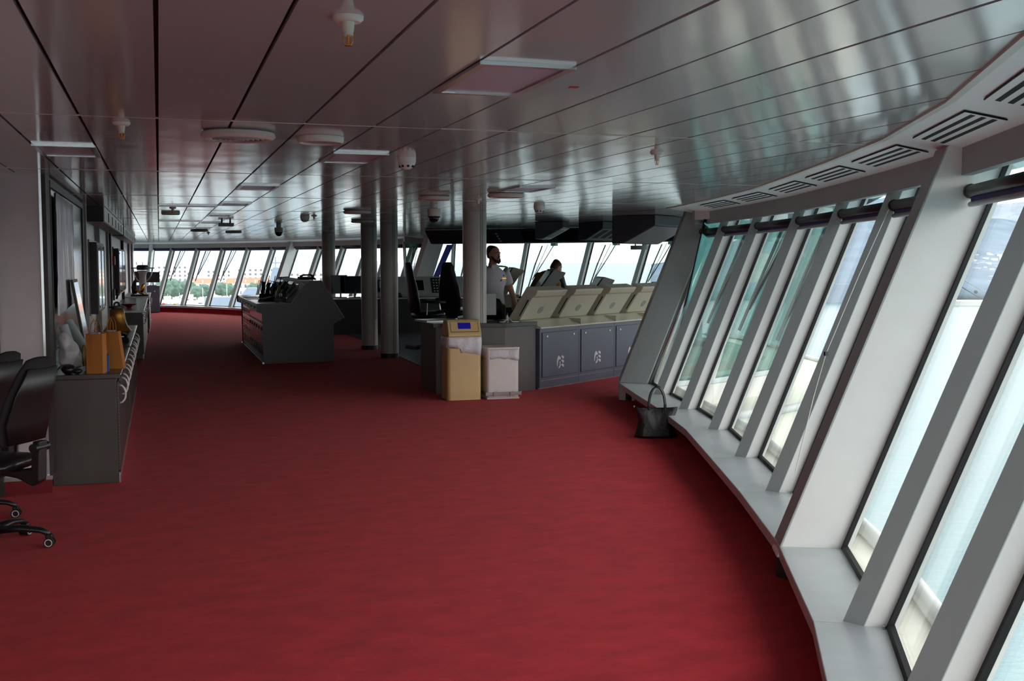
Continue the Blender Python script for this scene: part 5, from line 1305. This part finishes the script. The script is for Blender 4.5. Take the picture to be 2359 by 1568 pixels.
def boat(px, depth, L, label, mast=True, col=None):
    x, y = polar(px, depth)
    o = thing('yacht', label, 'boat', (x, y, SEA_Z), -brg(px) + 0.2, 'boats moored across the harbour')
    pl = [(-L / 2, -L * 0.11), (L * 0.25, -L * 0.12), (L / 2, 0), (L * 0.25, L * 0.12), (-L / 2, L * 0.11)]
    MB().prism(pl, -0.3, L * 0.14).build('hull', HULLW, o)
    MB().prism([(a * 0.55 - L * 0.06, b_ * 0.7) for a, b_ in pl], L * 0.14, L * 0.30).build('cabin', HULLW, o)
    MB().box(-L * 0.28, L * 0.18, -L * 0.081, L * 0.081, L * 0.19, L * 0.24).build('cabin_windows', SHUT, o)
    MB().prism([(a * 0.35 - L * 0.08, b_ * 0.55) for a, b_ in pl], L * 0.30, L * 0.42).build('fly_bridge', HULLW, o)
    if mast: MB().cyl((-L * 0.05, 0, 0), L * 0.012, L * 0.42, L * 0.95, 8).build('mast', HULLW, o)
    if col: MB().ball((-L * 0.35, 0, L * 0.2), L * 0.14, L * 0.1, L * 0.07).build('canopy', col, o)
ORNG = mat('orange_canvas', (226, 150, 60), 0.7); PINK = mat('red_canvas', (200, 60, 70), 0.7)
for k, (px, dp, L, c) in enumerate([(388, 765, 9, PINK), (415, 760, 10, ORNG), (440, 785, 18, None), (470, 740, 14, None), (497, 785, 12, ORNG), (526, 735, 17, None), (556, 785, 15, None), (588, 740, 13, None)]):
    boat(px, dp, L, 'white motor yacht moored across the harbour, %s from the left' % ORD[k], True, c)
def warship(px, depth, L, label, ang, ztop):
    x, y = polar(px, depth)
    o = thing('warship', label, 'ship', (x, y, SEA_Z), ang, 'grey warships in the harbour')
    MB().prism([(-L / 2, -6), (L * 0.32, -6), (L / 2, 0), (L * 0.32, 6), (-L / 2, 6)], -1, 8).build('hull', GREYS, o)
    MB().prism([(-L * 0.25, 8), (L * 0.2, 8), (L * 0.16, 14), (-L * 0.2, 14)], -5, 5, lambda a, b_, c: (a, c, b_)).build('superstructure', GREYS, o)
    h = ztop - SEA_Z
    MB().prism([(-5, 14), (6, 14), (2.5, h * 0.8), (-1.5, h * 0.8)], -3, 3, lambda a, b_, c: (a, c, b_)).build('tower', GREYS, o)
    MB().ball((0.5, 0, h * 0.72), 2.6).build('radome', GREYS, o, smooth=True)
    MB().cyl((0, 0, 0), 0.4, h * 0.8, h, 8).build('mast', GREYS, o)
    MB().box(-4, 4, -0.2, 0.2, h * 0.88, h * 0.9).build('yard', GREYS, o)
    MB().box(L * 0.25, L * 0.30, -1.5, 1.5, 8, 11).build('gun_turret', GREYS, o)
warship(636, 720, 90, 'tall grey warship across the harbour beside the chart console', -brg(636) - 0.15, zat(592, 720))
warship(1905, 835, 110, 'grey warship moored under the hillside on the right', -brg(1905) + 0.1, zat(665, 835))
m = MB()
random.seed(21)
for k in range(900):
    px = random.uniform(1700, 2500); f = random.random() ** 1.6 * 0.33; d = 890 + (2600 - 890) * f
    x, y = polar(px, d)
    z = SEA_Z + 1 + 150 * f ** 1.25; w = random.uniform(1.6, 4.2); h = random.uniform(2.5, 6)
    m.box(x - w, x + w, y - w * 0.6, y + w * 0.6, z - 12, z + h)
q = m.build('hillside_town', HSEW); tag(q, 'scatter of pale houses covering the hillside on the right', 'houses', kind='stuff')
q = thing('mooring_wire', 'thin dark wire with a small buoy outside the wide post window', 'wire', (0, 0, 0))
A = Vector(polar(2205, 9.0) + (zat(655, 9.0),)); B = Vector(polar(2290, 9.0) + (zat(700, 9.0),))
MB().tube([A, (A + B) / 2 - Vector((0, 0, 0.01)), B], 0.004, 6).build('lower_wire', BLKP, q)
A2 = Vector(polar(2200, 9.2) + (zat(635, 9.2),)); B2 = Vector(polar(2300, 9.2) + (zat(690, 9.2),))
MB().tube([A2, B2], 0.003, 6).build('upper_wire', HOUSG, q)
MB().ball((A + B) / 2 + Vector((0, 0, 0.02)), 0.016).build('insulator', BLKP, q)

# ================================================================== PEOPLE
SKIN = mat('skin', (204, 146, 120), 0.5, var=0.06, nscale=20)
HAIRD = mat('dark_brown_hair', (42, 28, 22), 0.6, var=0.2, nscale=40)
HAIRB = mat('brown_hair', (66, 46, 34), 0.6, var=0.2, nscale=40)
SHIRTW = mat('white_uniform_shirt', (226, 224, 232), 0.75, var=0.04, nscale=12, bump=0.3, bscale=12)
SHIRTK = mat('khaki_shirt', (150, 120, 66), 0.8, var=0.1, nscale=10, bump=0.3, bscale=12)
TROUS = mat('black_trousers', (24, 24, 30), 0.8)
def remesh(mb, voxel, name, m, parent, smooth_it=4):
    me = mb.mesh(name); o = bpy.data.objects.new(name, me); COL.objects.link(o)
    r_ = o.modifiers.new('r', 'REMESH'); r_.mode = 'VOXEL'; r_.voxel_size = voxel; r_.use_smooth_shade = True
    if smooth_it:
        s_ = o.modifiers.new('s', 'SMOOTH'); s_.iterations = smooth_it; s_.factor = 0.5
    dg = bpy.context.evaluated_depsgraph_get(); dg.update()
    me2 = bpy.data.meshes.new_from_object(o.evaluated_get(dg))
    bpy.data.objects.remove(o)
    me2.name = name; me2.materials.clear(); me2.materials.append(m)
    for p in me2.polygons: p.use_smooth = True
    return place(name, me2, parent)
def lerp(a, b, t): return tuple(a[i] + (b[i] - a[i]) * t for i in range(3))
def limb(mb, pts, rad, n=14, ref=(1, 0, 0)): mb.loft([(p, r_, r_) for p, r_ in zip(pts, rad)], ref, n)
def hand(mb, wrist, dirv, side, up):
    """palm and five fingers; dirv points along the hand, side towards the thumb, up out of the back of the hand"""
    w = Vector(wrist); d = Vector(dirv).normalized(); s = Vector(side).normalized(); u = Vector(up).normalized()
    mb.loft([(w - d * 0.01, 0.026, 0.019), (w + d * 0.04, 0.038, 0.017), (w + d * 0.085, 0.041, 0.014), (w + d * 0.10, 0.038, 0.012)], tuple(s), 14)
    for k, (off, L) in enumerate([(0.029, 0.068), (0.010, 0.078), (-0.009, 0.072), (-0.028, 0.056)]):
        a = w + d * 0.085 + s * off; b_ = a + d * L * 0.45; c = b_ + (d * 0.8 - u * 0.6).normalized() * L * 0.32; e_ = c + (d * 0.5 - u * 0.87).normalized() * L * 0.28
        mb.loft([(a, 0.0095, 0.0095), (b_, 0.009, 0.009), (c, 0.0085, 0.0085), (e_, 0.007, 0.007)], tuple(s), 10)
    a = w + d * 0.025 + s * 0.022; b_ = a + (d * 0.55 + s * 0.8).normalized() * 0.04; c = b_ + (d * 0.9 + s * 0.3).normalized() * 0.03
    mb.loft([(a, 0.013, 0.013), (b_, 0.0115, 0.0115), (c, 0.0085, 0.0085)], tuple(u), 10)
def head(mb, c, M):
    """head of height ~0.235 centred at c; M orients it (face towards local -Y)"""
    def T(x, y, z): return tuple(Vector(c) + M @ Vector((x, y, z)))
    up = tuple(M @ Vector((1, 0, 0)))
    mb.loft([(T(0, 0.006, 0.118), 0.02, 0.03), (T(0, 0.008, 0.108), 0.05, 0.066), (T(0, 0.008, 0.08), 0.07, 0.09), (T(0, 0.006, 0.035), 0.076, 0.098), (T(0, 0.0, -0.005), 0.073, 0.094), (T(0, -0.012, -0.045), 0.066, 0.08), (T(0, -0.03, -0.08), 0.052, 0.06), (T(0, -0.042, -0.108), 0.034, 0.04), (T(0, -0.046, -0.117), 0.018, 0.02)], up, 20)
    mb.loft([(T(0, -0.090, 0.012), 0.010, 0.012), (T(0, -0.102, -0.012), 0.012, 0.014), (T(0, -0.110, -0.030), 0.017, 0.014), (T(0, -0.098, -0.040), 0.014, 0.01)], up, 10)
    mb.loft([(T(-0.045, -0.082, 0.022), 0.009, 0.009), (T(0, -0.094, 0.026), 0.010, 0.010), (T(0.045, -0.082, 0.022), 0.009, 0.009)], tuple(M @ Vector((0, 0, 1))), 8)
    mb.loft([(T(-0.022, -0.088, -0.066), 0.006, 0.006), (T(0, -0.095, -0.064), 0.009, 0.008), (T(0.022, -0.088, -0.066), 0.006, 0.006)], tuple(M @ Vector((0, 0, 1))), 8)
    for s in (-1, 1): mb.loft([(T(s * 0.074, 0.012, -0.03), 0.008, 0.012), (T(s * 0.083, 0.016, 0.0), 0.008, 0.02), (T(s * 0.080, 0.018, 0.028), 0.007, 0.015)], up, 10)
    return T
def features(root, T, M, hair, beard):
    for s in (-1, 1):
        e_ = MB().ball(T(s * 0.031, -0.080, 0.003), 0.012, n=12, m=8).build('eye', WHITE, root, smooth=True)
        MB().ball(T(s * 0.031, -0.0905, 0.003), 0.0045, n=8, m=6).build('iris', DARK, e_, smooth=True)
        MB().tube([T(s * 0.014, -0.101, 0.030), T(s * 0.032, -0.097, 0.036), T(s * 0.050, -0.080, 0.028)], 0.004, 6).build('eyebrow', hair, root)
    up = tuple(M @ Vector((1, 0, 0)))
    hb = MB()
    hb.loft([(T(0, 0.014, 0.128), 0.03, 0.045), (T(0, 0.016, 0.117), 0.056, 0.074), (T(0, 0.020, 0.09), 0.075, 0.092), (T(0, 0.028, 0.05), 0.081, 0.086), (T(0, 0.044, 0.0), 0.078, 0.066), (T(0, 0.058, -0.05), 0.062, 0.04)], up, 20)
    remesh(hb, 0.008, 'hair', hair, root, 2)
    if beard:
        bb_ = MB()
        bb_.loft([(T(-0.072, -0.02, -0.02), 0.012, 0.014), (T(-0.060, -0.052, -0.062), 0.016, 0.020), (T(-0.030, -0.082, -0.094), 0.022, 0.022), (T(0, -0.090, -0.106), 0.024, 0.024), (T(0.030, -0.082, -0.094), 0.022, 0.022), (T(0.060, -0.052, -0.062), 0.016, 0.020), (T(0.072, -0.02, -0.02), 0.012, 0.014)], tuple(M @ Vector((0, 0, 1))), 12)
        bb_.loft([(T(-0.030, -0.088, -0.05), 0.006, 0.006), (T(0, -0.101, -0.048), 0.007, 0.007), (T(0.030, -0.088, -0.05), 0.006, 0.006)], tuple(M @ Vector((0, 0, 1))), 8)
        remesh(bb_, 0.006, 'beard', hair, root, 2)
def torso(mb, pel, chest, neck, g=0.0, sh=0.19):
    """elliptical trunk from pelvis to neck base"""
    p, c, n = Vector(pel), Vector(chest), Vector(neck)
    mb.loft([(p - Vector((0, 0, 0.07)), 0.145 + g, 0.11 + g), (p, 0.165 + g, 0.115 + g), (p.lerp(c, 0.4), 0.148 + g, 0.105 + g), (p.lerp(c, 0.75), 0.165 + g, 0.115 + g), (c, 0.185 + g, 0.12 + g), (c.lerp(n, 0.55), 0.165 + g, 0.10 + g), (c.lerp(n, 0.85), 0.10 + g, 0.075 + g), (n, 0.06 + g * 0.6, 0.06 + g * 0.6)], (1, 0, 0), 22)

def person(label, loc, rz, J, hair, shirt, trous, beard=False, sleeve=0.6, hscale=1.0, extras=None, headM=None):
    root = thing('person', label, 'person', loc, rz)
    body = MB()
    torso(body, J['pel'], J['chest'], J['neck'])
    M = headM or Matrix.Identity(3)
    T = head(body, J['head'], M)
    limb(body, [J['neck'], lerp(J['neck'], J['head'], 0.35), lerp(J['neck'], J['head'], 0.75)], [0.062, 0.056, 0.055])
    for s in ('L', 'R'):
        sh, el, wr = J['sh' + s], J['el' + s], J['wr' + s]
        limb(body, [lerp(J['chest'], sh, 0.55), sh, lerp(sh, el, 0.35), lerp(sh, el, 0.85), el, lerp(el, wr, 0.3), lerp(el, wr, 0.85), wr], [0.07, 0.066, 0.052, 0.043, 0.041, 0.042, 0.03, 0.027])
        hd = Vector(wr) - Vector(el)
        hand(body, wr, J.get('hd' + s, tuple(hd)), J['th' + s], J['up' + s])
        hp, kn, an, to = J['hp' + s], J['kn' + s], J['an' + s], J['to' + s]
        limb(body, [hp, lerp(hp, kn, 0.4), lerp(hp, kn, 0.9), kn, lerp(kn, an, 0.3), lerp(kn, an, 0.9), an], [0.092, 0.08, 0.058, 0.056, 0.056, 0.04, 0.038])
        limb(body, [lerp(an, to, -0.3), lerp(an, to, 0.3), lerp(an, to, 0.75), to], [0.036, 0.042, 0.04, 0.028])
    remesh(body, 0.0075, 'body', SKIN, root, 3)
    features(root, T, M, hair, beard)
    sb = MB()
    torso(sb, J['pel'], J['chest'], lerp(J['chest'], J['neck'], 0.96), 0.016)
    for s in ('L', 'R'):
        sh, el = J['sh' + s], J['el' + s]
        limb(sb, [lerp(J['chest'], sh, 0.5), sh, lerp(sh, el, 0.35), lerp(sh, el, sleeve), lerp(sh, el, sleeve + 0.05)], [0.085, 0.084, 0.072, 0.068, 0.05])
    st = remesh(sb, 0.013, 'shirt', shirt, root, 3)
    tb = MB()
    for s in ('L', 'R'):
        hp, kn, an = J['hp' + s], J['kn' + s], J['an' + s]
        limb(tb, [lerp(hp, J['pel'], 0.4), hp, lerp(hp, kn, 0.4), kn, lerp(kn, an, 0.5), lerp(kn, an, 0.96)], [0.10, 0.108, 0.096, 0.075, 0.068, 0.062])
    p = Vector(J['pel']); tb.loft([(p - Vector((0, 0, 0.09)), 0.15, 0.12), (p - Vector((0, 0, 0.02)), 0.178, 0.128), (p + Vector((0, 0, 0.03)), 0.17, 0.122)], (1, 0, 0), 18)
    remesh(tb, 0.014, 'trousers', trous, root, 2)
    for s in ('L', 'R'):
        an, to = Vector(J['an' + s]), Vector(J['to' + s])
        sbm = MB(); an2 = Vector((an.x, an.y, 0.045)); to2 = Vector((to.x, to.y, 0.035))
        sbm.loft([(an2 - (to2 - an2) * 0.35, 0.03, 0.03), (an2, 0.045, 0.045), (an2.lerp(to2, 0.5), 0.048, 0.040), (to2, 0.044, 0.034), (to2 + (to2 - an2) * 0.18, 0.025, 0.02)], (1, 0, 0), 14)
        sbm.build('shoe', BLKL, root, smooth=True)
    return root, T

# officer, standing, facing the camera and turned a little to his left, left hand on the console
JO = dict(pel=(0, 0.01, 0.99), chest=(0.0, 0.01, 1.34), neck=(0, 0.01, 1.52), head=(0.01, -0.01, 1.675),
          shL=(0.195, 0.01, 1.44), elL=(0.30, 0.02, 1.16), wrL=(0.345, -0.06, 0.935), shR=(-0.195, 0.01, 1.44), elR=(-0.27, 0.03, 1.16), wrR=(-0.26, -0.10, 0.93),
          thL=(-0.3, -0.9, 0.0), upL=(0.9, -0.3, 0.2), thR=(0.3, -0.9, 0), upR=(-0.9, -0.3, 0.2),
          hpL=(0.095, 0.01, 0.93), knL=(0.10, 0.0, 0.50), anL=(0.11, 0.03, 0.085), toL=(0.14, -0.12, 0.045),
          hpR=(-0.095, 0.01, 0.93), knR=(-0.10, 0.0, 0.50), anR=(-0.11, 0.03, 0.085), toR=(-0.14, -0.12, 0.045))
off, T = person('officer in white short-sleeved uniform shirt standing behind the pale column', (4.50, 14.95, 0.006), R(8), JO, HAIRD, SHIRTW, TROUS, True, 0.62, headM=Matrix.Rotation(R(24), 3, 'Z'))
for s in (-1, 1):
    MB().hexa([(s * 0.10, -0.03, 1.505), (s * 0.20, -0.03, 1.498), (s * 0.20, 0.04, 1.498), (s * 0.10, 0.04, 1.505), (s * 0.10, -0.028, 1.525), (s * 0.20, -0.028, 1.517), (s * 0.20, 0.038, 1.517), (s * 0.10, 0.038, 1.525)]).build('epaulette', BLKP, off)
    for k in range(3): MB().box(-0.006, 0.006, -0.031, 0.041, 0.0, 0.006).build('gold_stripe', GOLD, off, loc=(s * (0.145 + 0.02 * k), 0, 1.518 - 0.0018 * k))
MB().box(-0.03, 0.03, -0.006, 0.0, -0.009, 0.009).build('name_badge', GOLD, off, loc=(0.115, -0.128, 1.345))
MB().cyl((0.065, -0.136, 1.315), 0.013, -0.004, 0.0, 14, 'Y').build('round_pin', BLKP, off)
MB().cyl((0.11, -0.124, 1.385), 0.012, -0.004, 0.0, 14, 'Y').build('blue_pin', BLUEL, off)
MB().prism([(-0.065, 1.50), (-0.01, 1.42), (0.0, 1.45), (0.01, 1.42), (0.065, 1.50), (0.05, 1.535), (-0.05, 1.535)], -0.082, -0.070, lambda a, b_, c: (a, c, b_)).build('collar', SHIRTW, off, bevel=0.006)
MB().lathe([(0.176, 0.0), (0.178, 0.015), (0.176, 0.03)], (0, 0.01, 0.965), 28).build('belt', BLKL, off)

# man bent over a console, facing away to the right, head down
JB = dict(pel=(0, 0.10, 0.98), chest=(0.0, -0.14, 1.27), neck=(0, -0.28, 1.385), head=(0.0, -0.40, 1.465),
          shL=(0.185, -0.19, 1.33), elL=(0.25, -0.33, 1.08), wrL=(0.20, -0.47, 0.90), shR=(-0.185, -0.19, 1.33), elR=(-0.25, -0.31, 1.08), wrR=(-0.20, -0.45, 0.90),
          thL=(-0.9, -0.2, 0.0), upL=(0.0, -0.3, 0.9), thR=(0.9, -0.2, 0), upR=(0.0, -0.3, 0.9), hdL=(0, -0.9, -0.3), hdR=(0, -0.9, -0.3),
          hpL=(0.095, 0.10, 0.93), knL=(0.10, 0.06, 0.50), anL=(0.11, 0.10, 0.085), toL=(0.12, -0.06, 0.045),
          hpR=(-0.095, 0.10, 0.93), knR=(-0.10, 0.06, 0.50), anR=(-0.11, 0.10, 0.085), toR=(-0.12, -0.06, 0.045))
Mb = Matrix.Rotation(R(38), 3, 'X')
ben, T2 = person('man in olive khaki shirt bending over the consoles with head down', (5.97, 17.30, 0.006), R(108), JB, HAIRB, SHIRTK, TROUS, False, 0.62, headM=Mb)
